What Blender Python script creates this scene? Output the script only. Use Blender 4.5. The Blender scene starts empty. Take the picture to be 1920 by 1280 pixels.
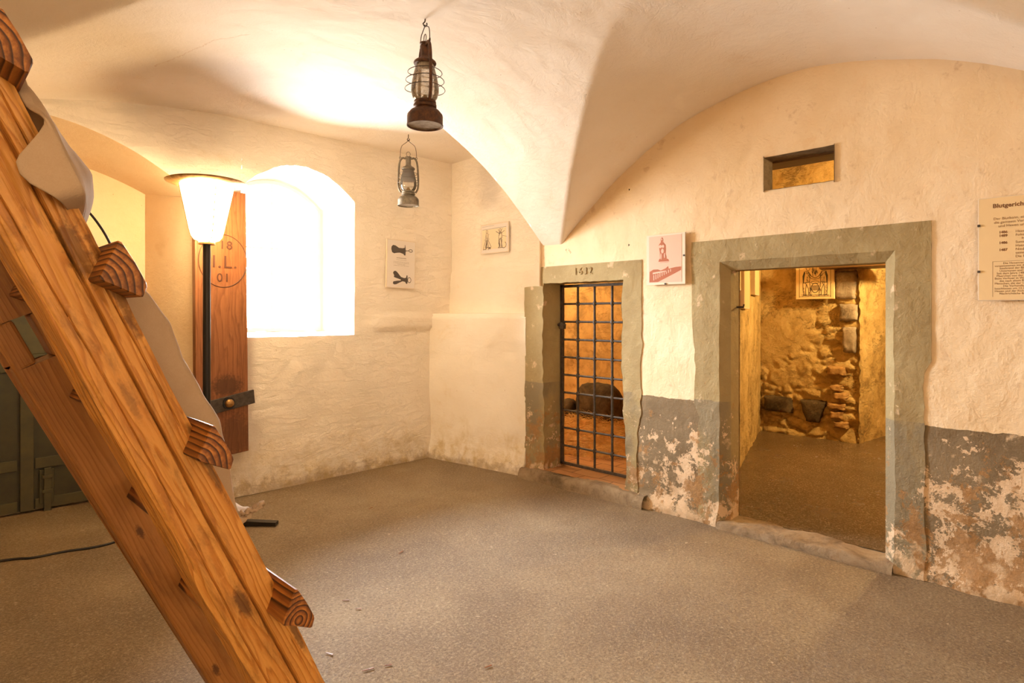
import bpy, bmesh, math, random
from mathutils import Vector, Matrix, noise as mnoise
from mathutils.geometry import tessellate_polygon

# ------------------------------------------------------------------ camera, world, light, exposure
S = bpy.context.scene
C = S.collection
random.seed(7)
F_PX = 1140.0
cam_d = bpy.data.cameras.new('camera')
cam_d.sensor_width = 36.0
cam_d.sensor_fit = 'HORIZONTAL'
cam_d.lens = 36.0 * F_PX / 1920.0
cam_d.shift_y = -50.0 / 1920.0
cam_d.clip_start = 0.05
cam = bpy.data.objects.new('camera', cam_d)
C.objects.link(cam)
cam.location = (0, 0, 1.5)
cam.rotation_euler = (math.radians(90), 0, math.radians(-45))
S.camera = cam

world = bpy.data.worlds.new('sky')
S.world = world
world.use_nodes = True
wbg = world.node_tree.nodes['Background']
# overcast sky above the horizon, paler ground below it
_wt = world.node_tree
_tc = _wt.nodes.new('ShaderNodeTexCoord'); _sp = _wt.nodes.new('ShaderNodeSeparateXYZ'); _rp = _wt.nodes.new('ShaderNodeValToRGB')
_wt.links.new(_tc.outputs['Generated'], _sp.inputs[0]); _wt.links.new(_sp.outputs[2], _rp.inputs[0])
_rp.color_ramp.elements[0].position = 0.0; _rp.color_ramp.elements[0].color = (0.40, 0.39, 0.37, 1)
_rp.color_ramp.elements[1].position = 0.06; _rp.color_ramp.elements[1].color = (0.95, 0.97, 1.0, 1)
_wt.links.new(_rp.outputs[0], wbg.inputs[0])
wbg.inputs[1].default_value = 104.0

S.view_settings.view_transform = 'Standard'
S.view_settings.look = 'None'
S.view_settings.gamma = 1.0
S.view_settings.use_curve_mapping = False
S.view_settings.exposure = 0.44
S.cycles.max_bounces = 10
S.cycles.diffuse_bounces = 7
S.cycles.glossy_bounces = 3
S.cycles.transmission_bounces = 6
S.cycles.transparent_max_bounces = 10
S.cycles.sample_clamp_indirect = 6.0
S.cycles.caustics_reflective = False
S.cycles.caustics_refractive = False
S.cycles.use_denoising = True

WARM = (1.0, 0.66, 0.34)
def lamp(name, loc, power, color, radius=0.12):
    d = bpy.data.lights.new(name, 'POINT')
    d.energy = power; d.color = color; d.shadow_soft_size = radius
    o = bpy.data.objects.new(name, d); C.objects.link(o); o.location = loc
    return o
# daylight portal in the window opening
pd = bpy.data.lights.new('window_daylight', 'AREA')
pd.shape = 'RECTANGLE'; pd.size = 1.05; pd.size_y = 1.55
pd.cycles.is_portal = True
po = bpy.data.objects.new('window_daylight', pd); C.objects.link(po)
po.location = (2.505, 5.80, 2.06); po.rotation_euler = (math.radians(-90), 0, 0)
# warm fill lights added in the unseen part of the room behind the camera
lamp('room_fill_back', (-0.9, -1.7, 2.1), 36, (1.0, 0.73, 0.42), 0.35)
lamp('room_fill_right', (-0.1, -2.0, 1.9), 34, (1.0, 0.71, 0.40), 0.35)
# bulb of the inner room (out of sight to the right of the doorway) and of the cell
lamp('inner_room_bulb', (7.0, 1.0, 2.35), 215, (1.0, 0.66, 0.24), 0.08)
lamp('cell_bulb', (4.85, 4.95, 2.25), 62, (1.0, 0.78, 0.42), 0.08)

# ------------------------------------------------------------------ helpers
def srgb(r, g, b):
    def f(c):
        c /= 255.0
        return c / 12.92 if c <= 0.04045 else ((c + 0.055) / 1.055) ** 2.4
    return (f(r), f(g), f(b), 1.0)

def nz(x, y, z, s=1.0, o=3):
    return mnoise.fractal(Vector((x * s, y * s, z * s)), 1.0, 2.0, o, noise_basis='PERLIN_ORIGINAL')

def lerp(a, b, t): return a + (b - a) * t
def sstep(a, b, x):
    t = min(1.0, max(0.0, (x - a) / (b - a)))
    return t * t * (3 - 2 * t)
def interp(pts, x):
    if x <= pts[0][0]: return pts[0][1]
    for (x0, y0), (x1, y1) in zip(pts, pts[1:]):
        if x <= x1:
            t = (x - x0) / (x1 - x0)
            return y0 + (y1 - y0) * t
    return pts[-1][1]

def tag(o, label=None, cat=None, group=None, kind=None):
    if label: o['label'] = label
    if cat: o['category'] = cat
    if group: o['group'] = group
    if kind: o['kind'] = kind
    return o

def thing(name, label, cat, loc, group=None):
    o = bpy.data.objects.new(name, None)
    C.objects.link(o)
    o.empty_display_size = 0.1
    o.location = loc
    return tag(o, label, cat, group)

def wloc(o):
    v = Vector((0, 0, 0))
    while o is not None:
        v += o.location
        o = o.parent
    return v

class MB:
    """collects geometry in world coordinates; build() links it as one mesh object"""
    def __init__(self): self.v = []; self.f = []
    def add(self, vs, fs):
        n = len(self.v)
        self.v += [tuple(p) for p in vs]
        self.f += [tuple(i + n for i in q) for q in fs]
        return self
    def box(self, a, b):
        (x0, y0, z0), (x1, y1, z1) = a, b
        vs = [(x0,y0,z0),(x1,y0,z0),(x1,y1,z0),(x0,y1,z0),(x0,y0,z1),(x1,y0,z1),(x1,y1,z1),(x0,y1,z1)]
        return self.add(vs, [(0,3,2,1),(4,5,6,7),(0,1,5,4),(1,2,6,5),(2,3,7,6),(3,0,4,7)])
    def hexa(self, vs):      # 8 corners ordered like box
        return self.add(vs, [(0,3,2,1),(4,5,6,7),(0,1,5,4),(1,2,6,5),(2,3,7,6),(3,0,4,7)])
    def grid(self, fn, us, vs, flip=False):
        n = len(self.v); nu, nv = len(us), len(vs)
        for u in us:
            for v in vs: self.v.append(tuple(fn(u, v)))
        for i in range(nu - 1):
            for j in range(nv - 1):
                a = n + i * nv + j
                q = (a, a + nv, a + nv + 1, a + 1)
                self.f.append(q[::-1] if flip else q)
        return self
    def patch(self, fn, u0, u1, lo, hi, step, flip=False, nv=None):
        """grid over u in [u0,u1], w between the curves lo(u) and hi(u)"""
        if not callable(lo): l0 = lo; lo = lambda u: l0
        if not callable(hi): h0 = hi; hi = lambda u: h0
        nu = max(1, int(math.ceil((u1 - u0) / step)))
        hmax = max(abs(hi(u0 + (u1 - u0) * k / 8) - lo(u0 + (u1 - u0) * k / 8)) for k in range(9))
        nv = nv or max(1, int(math.ceil(hmax / step)))
        us = [u0 + (u1 - u0) * i / nu for i in range(nu + 1)]
        ts = [j / nv for j in range(nv + 1)]
        return self.grid(lambda u, t: fn(u, lerp(lo(u), hi(u), t)), us, ts, flip)
    def tube(self, pts, r, seg=10, closed=False, cap=True):
        pts = [Vector(p) for p in pts]; n = len(pts)
        rs = r if isinstance(r, (list, tuple)) else [r] * n
        base = len(self.v); up = Vector((0, 0, 1)); prev = None
        for i, p in enumerate(pts):
            if closed: t = pts[(i + 1) % n] - pts[i - 1]
            else: t = pts[min(i + 1, n - 1)] - pts[max(i - 1, 0)]
            t.normalize()
            if prev is None:
                a = up.cross(t)
                if a.length < 1e-3: a = Vector((1, 0, 0)).cross(t)
            else:
                a = prev - t * prev.dot(t)
            a.normalize(); prev = a
            b = t.cross(a)
            for k in range(seg):
                th = 2 * math.pi * k / seg
                self.v.append(tuple(p + (a * math.cos(th) + b * math.sin(th)) * rs[i]))
        m = n if closed else n - 1
        for i in range(m):
            j = (i + 1) % n
            for k in range(seg):
                k2 = (k + 1) % seg
                self.f.append((base + i*seg + k, base + i*seg + k2, base + j*seg + k2, base + j*seg + k))
        if cap and not closed:
            self.f.append(tuple(base + k for k in reversed(range(seg))))
            self.f.append(tuple(base + (n-1)*seg + k for k in range(seg)))
        return self
    def lathe(self, prof, c=(0,0,0), seg=40):
        base = len(self.v); n = len(prof)
        for r, z in prof:
            for k in range(seg):
                th = 2 * math.pi * k / seg
                self.v.append((c[0] + r*math.cos(th), c[1] + r*math.sin(th), c[2] + z))
        for i in range(n - 1):
            for k in range(seg):
                k2 = (k+1) % seg
                self.f.append((base+i*seg+k, base+i*seg+k2, base+(i+1)*seg+k2, base+(i+1)*seg+k))
        return self
    def prism(self, poly, fn0, fn1):
        """closed polygon of 2D points placed by fn0 (front) and fn1 (back)"""
        n = len(poly); b = len(self.v)
        self.v += [tuple(fn0(*p)) for p in poly] + [tuple(fn1(*p)) for p in poly]
        for t in tessellate_polygon([[Vector((p[0], p[1], 0)) for p in poly]]):
            self.f.append((b+t[0], b+t[1], b+t[2])); self.f.append((b+n+t[2], b+n+t[1], b+n+t[0]))
        for i in range(n):
            j = (i+1) % n
            self.f.append((b+i, b+n+i, b+n+j, b+j))
        return self
    def build(self, name, mat, parent=None, smooth=True, angle=40, merge=0.0, bevel=0.0, recalc=True):
        org = wloc(parent) if parent is not None else Vector((0, 0, 0))
        me = bpy.data.meshes.new(name)
        me.from_pydata([tuple(Vector(p) - org) for p in self.v], [], self.f)
        me.validate()
        bm = bmesh.new(); bm.from_mesh(me)
        if merge > 0: bmesh.ops.remove_doubles(bm, verts=bm.verts, dist=merge)
        if recalc: bmesh.ops.recalc_face_normals(bm, faces=bm.faces)
        bm.to_mesh(me); bm.free()
        me.materials.append(mat)
        o = bpy.data.objects.new(name, me)
        C.objects.link(o)
        if parent is not None: o.parent = parent
        if smooth:
            me.shade_smooth()
            try: me.set_sharp_from_angle(angle=math.radians(angle))
            except Exception: pass
        if bevel > 0:
            m = o.modifiers.new('bevel', 'BEVEL'); m.width = bevel; m.segments = 2; m.limit_method = 'ANGLE'; m.angle_limit = math.radians(35)
            m.harden_normals = False
        return o

def struct(o): o['kind'] = 'structure'; return o

# ------------------------------------------------------------------ materials
class Mat:
    def __init__(self, name):
        self.m = bpy.data.materials.new(name); self.m.use_nodes = True
        self.t = self.m.node_tree; self.n = self.t.nodes; self.l = self.t.links
        self.b = self.n['Principled BSDF']
        tc = self.n.new('ShaderNodeTexCoord'); self.obj = tc.outputs['Object']
        g = self.n.new('ShaderNodeNewGeometry'); self.pos = g.outputs['Position']
    def put(self, sock, v):
        if isinstance(v, bpy.types.NodeSocket): self.l.new(v, sock)
        elif v is not None:
            try: sock.default_value = v
            except Exception: sock.default_value = v[:3]
    def math(self, op, a, b=None, c=None, clamp=False):
        n = self.n.new('ShaderNodeMath'); n.operation = op; n.use_clamp = clamp
        for i, x in enumerate((a, b, c)):
            if x is not None: self.put(n.inputs[i], x)
        return n.outputs[0]
    def vec(self, op, a, b=None):
        n = self.n.new('ShaderNodeVectorMath'); n.operation = op
        self.put(n.inputs[0], a)
        if b is not None: self.put(n.inputs[1], b)
        return n.outputs['Value'] if op in ('DOT_PRODUCT', 'LENGTH', 'DISTANCE') else n.outputs['Vector']
    def comb(self, x, y, z):
        n = self.n.new('ShaderNodeCombineXYZ')
        for i, v in enumerate((x, y, z)): self.put(n.inputs[i], v)
        return n.outputs[0]
    def sep(self, v):
        n = self.n.new('ShaderNodeSeparateXYZ'); self.put(n.inputs[0], v); return n.outputs
    def noise(self, v, scale, detail=4, rough=0.55, dist=0.0):
        n = self.n.new('ShaderNodeTexNoise'); self.put(n.inputs['Vector'], v)
        n.inputs['Scale'].default_value = scale; n.inputs['Detail'].default_value = detail
        n.inputs['Roughness'].default_value = rough; n.inputs['Distortion'].default_value = dist
        return n.outputs[0]
    def voro(self, v, scale, feature='F1', rnd=1.0):
        n = self.n.new('ShaderNodeTexVoronoi'); self.put(n.inputs['Vector'], v); n.feature = feature
        n.inputs['Scale'].default_value = scale; n.inputs['Randomness'].default_value = rnd
        return n.outputs[0]
    def voro_col(self, v, scale):
        n = self.n.new('ShaderNodeTexVoronoi'); self.put(n.inputs['Vector'], v)
        n.inputs['Scale'].default_value = scale
        return n.outputs['Color']
    def ramp(self, f, stops, interp='LINEAR'):
        n = self.n.new('ShaderNodeValToRGB'); self.put(n.inputs[0], f); r = n.color_ramp; r.interpolation = interp
        while len(r.elements) < len(stops): r.elements.new(0.5)
        for e, (p, c) in zip(r.elements, stops):
            e.position = p; e.color = c if isinstance(c, (tuple, list)) else (c, c, c, 1)
        return n.outputs[0]
    def mix(self, f, a, b, mode='MIX'):
        n = self.n.new('ShaderNodeMix'); n.data_type = 'RGBA'; n.blend_type = mode
        self.put(n.inputs[0], f); self.put(n.inputs[6], a); self.put(n.inputs[7], b)
        return n.outputs[2]
    def bump(self, h, strength=0.5, dist=0.01, normal=None):
        n = self.n.new('ShaderNodeBump'); self.put(n.inputs['Height'], h)
        n.inputs['Strength'].default_value = strength; n.inputs['Distance'].default_value = dist
        if normal is not None: self.l.new(normal, n.inputs['Normal'])
        return n.outputs[0]
    def out(self, color=None, rough=None, normal=None, metal=None, spec=None):
        b = self.b
        if color is not None: self.put(b.inputs['Base Color'], color)
        if rough is not None: self.put(b.inputs['Roughness'], rough)
        if normal is not None: self.put(b.inputs['Normal'], normal)
        if metal is not None: self.put(b.inputs['Metallic'], metal)
        if spec is not None: self.put(b.inputs['Specular IOR Level'], spec)
        return self.m

def plaster(name, c1, c2, stain=None, low=None, b=0.35, rough_scale=1.0, crack=None):
    """limewash on uneven plaster; stain = blotch colour, low = colour of the damp crumbling foot of the wall"""
    m = Mat(name); P = m.pos
    big = m.noise(P, 1.3, 5, 0.6)
    col = m.mix(m.ramp(big, [(0.35, 0.0), (0.68, 1.0)]), c1, c2)
    if stain:
        s = m.ramp(m.noise(P, 2.6, 8, 0.72, 0.4), [(0.60, 0.0), (0.74, 1.0)])
        col = m.mix(m.math('MULTIPLY', s, 0.35), col, stain)
    sp = m.ramp(m.voro(P, 9.0), [(0.02, 1.0), (0.045, 0.0)])
    col = m.mix(m.math('MULTIPLY', sp, 0.6), col, srgb(165, 130, 95))
    h = m.math('ADD', m.math('MULTIPLY', m.noise(P, 9 * rough_scale, 6, 0.6, 0.3), 1.0), m.math('MULTIPLY', m.noise(P, 55, 4, 0.6), 0.22))
    scr = m.ramp(m.noise(m.vec('MULTIPLY', P, (1.0, 1.0, 3.2)), 4.0, 7, 0.7, 0.6), [(0.46, 0.0), (0.5, 0.5), (0.54, 0.0)])
    h = m.math('SUBTRACT', h, m.math('MULTIPLY', scr, 0.35))
    if low:
        z = m.sep(P)[2]
        zz = m.math('ADD', z, m.math('MULTIPLY', m.math('SUBTRACT', m.noise(P, 3.5, 6, 0.65), 0.5), 1.1))
        mask = m.ramp(zz, [(0.0, 1.0), (0.42, 0.0)])
        pat = m.ramp(m.noise(P, 7.5, 7, 0.7, 0.5), [(0.42, 0.0), (0.6, 1.0)])
        col = m.mix(m.math('MULTIPLY', m.math('MULTIPLY', mask, pat), 0.75), col, low)
        zz2 = m.math('ADD', z, m.math('MULTIPLY', m.math('SUBTRACT', m.noise(P, 11, 6, 0.65), 0.5), 0.5))
        m2 = m.ramp(zz2, [(0.01, 1.0), (0.10, 0.0)])
        col = m.mix(m.math('MULTIPLY', m2, 0.55), col, srgb(165, 140, 104))
        h = m.math('ADD', h, m.math('MULTIPLY', m.math('MULTIPLY', mask, m.noise(P, 26, 5, 0.7)), 1.3))
    if crack:
        x, y, z = m.sep(P)
        q = m.comb(m.math('ADD', x, m.math('MULTIPLY', m.math('SUBTRACT', m.noise(P, 14, 5, 0.7), 0.5), 0.09)), y, 0.0)
        best = None
        for (xa, ya), (xb, yb) in zip(crack, crack[1:]):
            L = math.hypot(xb - xa, yb - ya); ux, uy = (xb - xa) / L, (yb - ya) / L
            rel = m.vec('SUBTRACT', q, (xa, ya, 0.0))
            t = m.math('MINIMUM', m.math('MAXIMUM', m.vec('DOT_PRODUCT', rel, (ux, uy, 0.0)), 0.0), L)
            foot = m.comb(m.math('MULTIPLY', t, ux), m.math('MULTIPLY', t, uy), 0.0)
            dd = m.vec('LENGTH', m.vec('SUBTRACT', rel, foot))
            best = dd if best is None else m.math('MINIMUM', best, dd)
        ck = m.ramp(best, [(0.0008, 1.0), (0.0045, 0.0)])
        col = m.mix(m.math('MULTIPLY', ck, 0.4), col, srgb(200, 155, 115)); h = m.math('SUBTRACT', h, m.math('MULTIPLY', ck, 0.8))
    return m.out(col, 0.85, m.bump(h, b, 0.02), spec=0.25)

LIME1, LIME2 = srgb(245, 236, 222), srgb(239, 228, 210)
M_wallA = plaster('limewash_window_wall', LIME1, LIME2, srgb(215, 190, 150), srgb(205, 180, 120), 0.65)
M_ceil = plaster('limewash_vault', srgb(241, 231, 219), srgb(235, 222, 206), srgb(216, 186, 150), None, 0.30, crack=((1.10, 4.24), (1.186, 3.914), (1.247, 3.653), (1.33, 3.55), (1.373, 3.479)))
M_wallC = plaster('limewash_corner', srgb(248, 241, 229), srgb(243, 233, 217), srgb(222, 196, 150), srgb(205, 180, 115), 0.5)
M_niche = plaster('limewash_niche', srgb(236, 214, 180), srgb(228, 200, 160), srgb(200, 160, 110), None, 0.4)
M_plain = plaster('limewash_rest', LIME1, LIME2, None, None, 0.3)

def wallB_mat(name, frame=False):
    m = Mat(name); P = m.pos; x, y, z = m.sep(P)
    base = m.mix(m.ramp(m.noise(P, 1.3, 5, 0.6), [(0.35, 0.0), (0.68, 1.0)]), srgb(238, 217, 185), srgb(228, 202, 162))
    base = m.mix(m.math('MULTIPLY', m.ramp(m.noise(P, 2.2, 8, 0.72, 0.4), [(0.60, 0.0), (0.74, 1.0)]), 0.35), base, srgb(215, 165, 105))
    if frame:
        paint = m.mix(m.ramp(m.noise(P, 3.0, 6, 0.65), [(0.35, 0.0), (0.7, 1.0)]), srgb(170, 152, 110), srgb(150, 130, 90))
        chip = m.ramp(m.noise(P, 7.0, 7, 0.7, 0.3), [(0.70, 0.0), (0.715, 1.0)], 'LINEAR')
        col = m.mix(chip, paint, srgb(222, 200, 158))
    else:
        col = base
    # dado: grey brown paint up to 0.87 m, worn through in flakes towards the floor
    edge = m.math('ADD', z, m.math('MULTIPLY', m.math('SUBTRACT', m.noise(P, 14, 5, 0.6), 0.5), 0.03))
    dado = m.math('LESS_THAN', edge, 0.885 if frame else 0.872)
    dcol = m.mix(m.ramp(m.noise(P, 2.6, 6, 0.6), [(0.35, 0.0), (0.7, 1.0)]), srgb(140, 122, 94), srgb(116, 98, 72))
    if frame:
        # the paint of the frames runs on down beside the openings; only their outer edge takes the dado
        dm = m.ramp(m.noise(m.vec('MULTIPLY', P, (1, 1, 0.5)), 3.2, 5, 0.6), [(0.40, 0.0), (0.52, 1.0)])
        dado = m.math('MULTIPLY', dado, dm)
        dcol = m.mix(0.5, dcol, srgb(150, 140, 112))
    col = m.mix(dado, col, dcol)
    # flakes: white limewash islands and raw ochre stone, more of both the lower one looks
    lowm = m.math('ADD', m.ramp(z, [(0.0, 1.0), (0.55, 0.66), (0.85, 0.25), (0.93, 0.0)]), m.math('MULTIPLY', m.ramp(y, [(0.35, 0.38), (0.9, 0.0)]), m.ramp(z, [(0.84, 1.0), (0.9, 0.0)])))
    n1 = m.math('ADD', m.math('MULTIPLY', m.noise(P, 6.0, 9, 0.75, 0.25), 0.8), m.math('MULTIPLY', m.noise(P, 45.0, 5, 0.7), 0.2))
    fl = m.math('GREATER_THAN', m.math('ADD', n1, m.math('MULTIPLY', lowm, 0.17)), 0.66 if not frame else 0.68)
    col = m.mix(fl, col, m.mix(m.noise(P, 20, 4, 0.6), srgb(232, 208, 176), srgb(205, 172, 132)))
    n2 = m.noise(m.vec('ADD', P, (5.3, 1.7, 2.2)), 4.6, 9, 0.78, 0.2)
    fl2 = m.math('GREATER_THAN', m.math('ADD', n2, m.math('MULTIPLY', lowm, 0.15)), 0.665)
    col = m.mix(m.math('MULTIPLY', fl2, 0.85), col, m.mix(m.noise(P, 42, 5, 0.7), srgb(118, 92, 66), srgb(200, 150, 90)))
    n3 = m.math('ADD', m.noise(P, 9.0, 6, 0.6), m.math('MULTIPLY', m.ramp(z, [(0.02, 1.0), (0.2, 0.0)]), 0.2))
    col = m.mix(m.ramp(n3, [(0.62, 0.0), (0.70, 0.85)]), col, srgb(214, 186, 150))
    h = m.math('ADD', m.noise(P, 9, 6, 0.62, 0.3), m.math('MULTIPLY', m.noise(P, 60, 4, 0.6), 0.2))
    h = m.math('SUBTRACT', h, m.math('MULTIPLY', fl2, 0.7))
    h = m.math('SUBTRACT', h, m.math('MULTIPLY', fl, 0.25))
    h = m.math('ADD', h, m.math('MULTIPLY', m.math('MULTIPLY', lowm, m.noise(P, 34, 5, 0.75)), 1.1))
    return m.out(col, 0.8, m.bump(h, 0.6 if frame else 0.5, 0.022), spec=0.3)
M_wallB = wallB_mat('plaster_with_worn_dado')
M_frame = wallB_mat('olive_grey_stone_paint', True)

def rough_stone(name, c1, c2, c3, sc=4.0, b=0.8):
    m = Mat(name); P = m.pos
    n1 = m.noise(P, sc, 8, 0.7, 0.5)
    col = m.ramp(n1, [(0.3, c3), (0.48, c2), (0.7, c1)])
    col = m.mix(m.math('MULTIPLY', m.ramp(m.noise(P, sc * 4, 6, 0.7), [(0.55, 0.0), (0.7, 1.0)]), 0.5), col, c3)
    h = m.math('ADD', m.noise(P, sc * 2.2, 8, 0.72, 0.6), m.math('MULTIPLY', m.noise(P, 50, 4, 0.7), 0.3))
    h = m.math('ADD', h, m.math('MULTIPLY', m.noise(P, 24, 7, 0.8, 0.3), 0.8))
    crk = m.ramp(m.noise(m.vec('MULTIPLY', P, (1.0, 1.0, 2.6)), sc * 1.6, 6, 0.7, 0.8), [(0.485, 0.0), (0.5, 1.0), (0.515, 0.0)])
    msk = m.ramp(m.noise(P, 2.2, 4, 0.6), [(0.48, 0.0), (0.56, 1.0)])
    crk = m.math('MULTIPLY', crk, msk)
    col = m.mix(m.math('MULTIPLY', crk, 0.5), col, c3)
    h = m.math('SUBTRACT', h, m.math('MULTIPLY', crk, 1.2))
    return m.out(col, 0.9, m.bump(h, b, 0.035), spec=0.2)
M_rubble = rough_stone('ochre_rubble_plaster', srgb(230, 204, 148), srgb(206, 176, 118), srgb(146, 120, 78), 3.0, 0.8)
M_cellwall = rough_stone('cell_plaster', srgb(228, 190, 128), srgb(205, 165, 105), srgb(140, 112, 70), 2.5, 0.6)
M_sill = rough_stone('threshold_stone', srgb(176, 156, 126), srgb(150, 128, 100), srgb(100, 84, 64), 5.0, 0.6)
M_darkstone = rough_stone('dark_fieldstone', srgb(118, 100, 76), srgb(88, 74, 56), srgb(56, 46, 34), 5.0, 0.6)
M_greystone = rough_stone('pale_grey_stone', srgb(190, 176, 160), srgb(160, 144, 128), srgb(112, 100, 88), 5.0, 0.6)
M_brickstone = rough_stone('red_brick_worn', srgb(208, 172, 118), srgb(182, 142, 92), srgb(136, 104, 68), 9.0, 0.6)

def floor_mat(name, c1, c2, c3, r0=0.34, r1=0.6, flecks=True):
    m = Mat(name); P = m.pos
    n = m.noise(P, 1.1, 7, 0.62, 0.3)
    col = m.ramp(n, [(0.3, c3), (0.5, c2), (0.68, c1)])
    col = m.mix(m.math('MULTIPLY', m.noise(P, 90, 4, 0.7), 0.35), col, c3)
    g = m.noise(m.vec('MULTIPLY', P, (1, 1, 1)), 30, 7, 0.75, 1.2)
    col = m.mix(m.math('MULTIPLY', m.ramp(g, [(0.62, 0.0), (0.70, 1.0)]), 0.35), col, c1)
    grn = m.noise(P, 75, 6, 0.85, 0.6)
    col = m.mix(m.ramp(grn, [(0.38, 0.85), (0.50, 0.0)]), col, m.mix(0.45, c3, srgb(60, 44, 28)))
    col = m.mix(m.ramp(grn, [(0.52, 0.0), (0.64, 0.85)]), col, m.mix(0.5, c1, srgb(215, 195, 160)))
    if flecks:
        v = m.noise(P, 21, 3, 0.5, 0.0); v2 = m.noise(P, 2.7, 6, 0.6)
        fl = m.math('MULTIPLY', m.ramp(v, [(0.71, 0.0), (0.735, 1.0)]), m.ramp(v2, [(0.42, 0.0), (0.6, 1.0)]))
        col = m.mix(m.math('MULTIPLY', fl, 0.8), col, srgb(222, 200, 168))
    h = m.math('ADD', m.noise(P, 48, 7, 0.8, 1.0), m.math('MULTIPLY', m.noise(P, 170, 3, 0.6), 0.5))
    h = m.math('ADD', h, m.math('MULTIPLY', m.noise(P, 7, 4, 0.6), 0.8))
    rr = m.math('ADD', m.math('MULTIPLY', m.noise(P, 3.0, 6, 0.65), r1 - r0), r0)
    return m.out(col, rr, m.bump(h, 0.75, 0.014), spec=0.5)
M_floor = floor_mat('worn_asphalt_screed', srgb(166, 146, 112), srgb(142, 120, 88), srgb(112, 90, 62), 0.30, 0.5)
M_infloor = floor_mat('smooth_inner_screed', srgb(124, 100, 70), srgb(104, 82, 54), srgb(78, 60, 38), 0.16, 0.34, False)

def brick_floor():
    m = Mat('brick_paving'); P = m.pos
    n = m.n.new('ShaderNodeTexBrick'); m.put(n.inputs['Vector'], m.vec('MULTIPLY', m.comb(m.sep(P)[1], m.sep(P)[0], 0.0), (1, 1, 1)))
    n.inputs['Scale'].default_value = 1.0
    n.inputs['Brick Width'].default_value = 0.30; n.inputs['Row Height'].default_value = 0.15
    n.inputs['Mortar Size'].default_value = 0.006
    n.inputs['Color1'].default_value = srgb(200, 150, 96); n.inputs['Color2'].default_value = srgb(178, 128, 80); n.inputs['Mortar'].default_value = srgb(110, 76, 46)
    col = m.mix(m.math('MULTIPLY', m.noise(P, 12, 6, 0.7), 0.6), n.outputs['Color'], srgb(150, 100, 60))
    h = m.math('SUBTRACT', m.math('MULTIPLY', m.noise(P, 30, 5, 0.7), 0.4), n.outputs['Fac'])
    return m.out(col, 0.75, m.bump(h, 0.6, 0.01))
M_brick = brick_floor()

LD = Vector((0.4138, 0.0, -0.9104))      # down the ladder
LN = Vector((0.9104, 0.0, 0.4138))       # out of its upper side
def wood(name, axes, light, mid, dark, pith=(0.0, 0.0), k=120.0, wob=0.03, rough=0.5, grime=0.4, speck=0.0, bump=0.35, contrast=1.0, coord='pos', knots_patches=()):
    """solid wood: growth rings about a pith running along axes[0]"""
    m = Mat(name); P = m.pos if coord == 'pos' else m.obj
    a = m.vec('DOT_PRODUCT', P, tuple(axes[0])); b = m.vec('DOT_PRODUCT', P, tuple(axes[1])); c = m.vec('DOT_PRODUCT', P, tuple(axes[2]))
    st = m.comb(m.math('MULTIPLY', a, 0.9), m.math('MULTIPLY', b, 5.0), m.math('MULTIPLY', c, 5.0))
    w1 = m.math('SUBTRACT', m.noise(st, 1.6, 3, 0.5), 0.5)
    w2 = m.math('SUBTRACT', m.noise(m.vec('ADD', st, (9.1, 3.3, 7.7)), 1.6, 3, 0.5), 0.5)
    bb = m.math('ADD', m.math('SUBTRACT', b, pith[0]), m.math('MULTIPLY', w1, wob * 2))
    cc = m.math('ADD', m.math('SUBTRACT', c, pith[1]), m.math('MULTIPLY', w2, wob * 2))
    r = m.vec('LENGTH', m.comb(bb, cc, 0.0))
    ring = m.math('FRACT', m.math('MULTIPLY', r, k))
    ringc = m.ramp(ring, [(0.0, 0.15), (0.55, 0.35), (0.86, 1.0), (1.0, 0.15)])
    fib = m.noise(m.comb(m.math('MULTIPLY', a, 2.2), m.math('MULTIPLY', b, 90.0), m.math('MULTIPLY', c, 90.0)), 1.0, 4, 0.65)
    t = m.math('ADD', m.math('MULTIPLY', ringc, 0.55 * contrast), m.math('MULTIPLY', fib, 0.5))
    col = m.ramp(t, [(0.18, light), (0.5, mid), (0.95, dark)])
    gr = m.noise(m.comb(m.math('MULTIPLY', a, 1.3), m.math('MULTIPLY', b, 9.0), m.math('MULTIPLY', c, 9.0)), 1.0, 7, 0.7, 0.4)
    col = m.mix(m.math('MULTIPLY', m.ramp(gr, [(0.52, 0.0), (0.72, 1.0)]), grime), col, srgb(62, 34, 12))
    gr2 = m.noise(m.comb(m.math('MULTIPLY', a, 7.0), m.math('MULTIPLY', b, 26.0), m.math('MULTIPLY', c, 26.0)), 1.0, 7, 0.75, 0.5)
    col = m.mix(m.math('MULTIPLY', m.ramp(gr2, [(0.50, 0.0), (0.66, 1.0)]), grime * 0.55), col, srgb(88, 54, 24))
    for (ka, kb, ra_, rb_, st_) in knots_patches:
        da = m.math('DIVIDE', m.math('SUBTRACT', a, ka), ra_); db = m.math('DIVIDE', m.math('SUBTRACT', b, kb), rb_)
        dd = m.math('ADD', m.vec('LENGTH', m.comb(da, db, 0.0)), m.math('MULTIPLY', m.math('SUBTRACT', m.noise(P, 60, 5, 0.7), 0.5), 1.6))
        col = m.mix(m.math('MULTIPLY', m.ramp(dd, [(0.55, 1.0), (1.15, 0.0)]), st_), col, srgb(70, 42, 24))
    if speck:
        s = m.ramp(m.noise(P, 32, 5, 0.7, 0.5), [(0.60, 0.0), (0.70, 1.0)])
        col = m.mix(m.math('MULTIPLY', s, speck), col, light)
    h = m.math('SUBTRACT', m.math('MULTIPLY', fib, 0.8), m.math('MULTIPLY', ringc, 0.5))
    return m.out(col, rough, m.bump(h, bump, 0.004), spec=0.4)
YV = Vector((0, 1, 0)); XV = Vector((1, 0, 0)); ZV = Vector((0, 0, 1))
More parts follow.
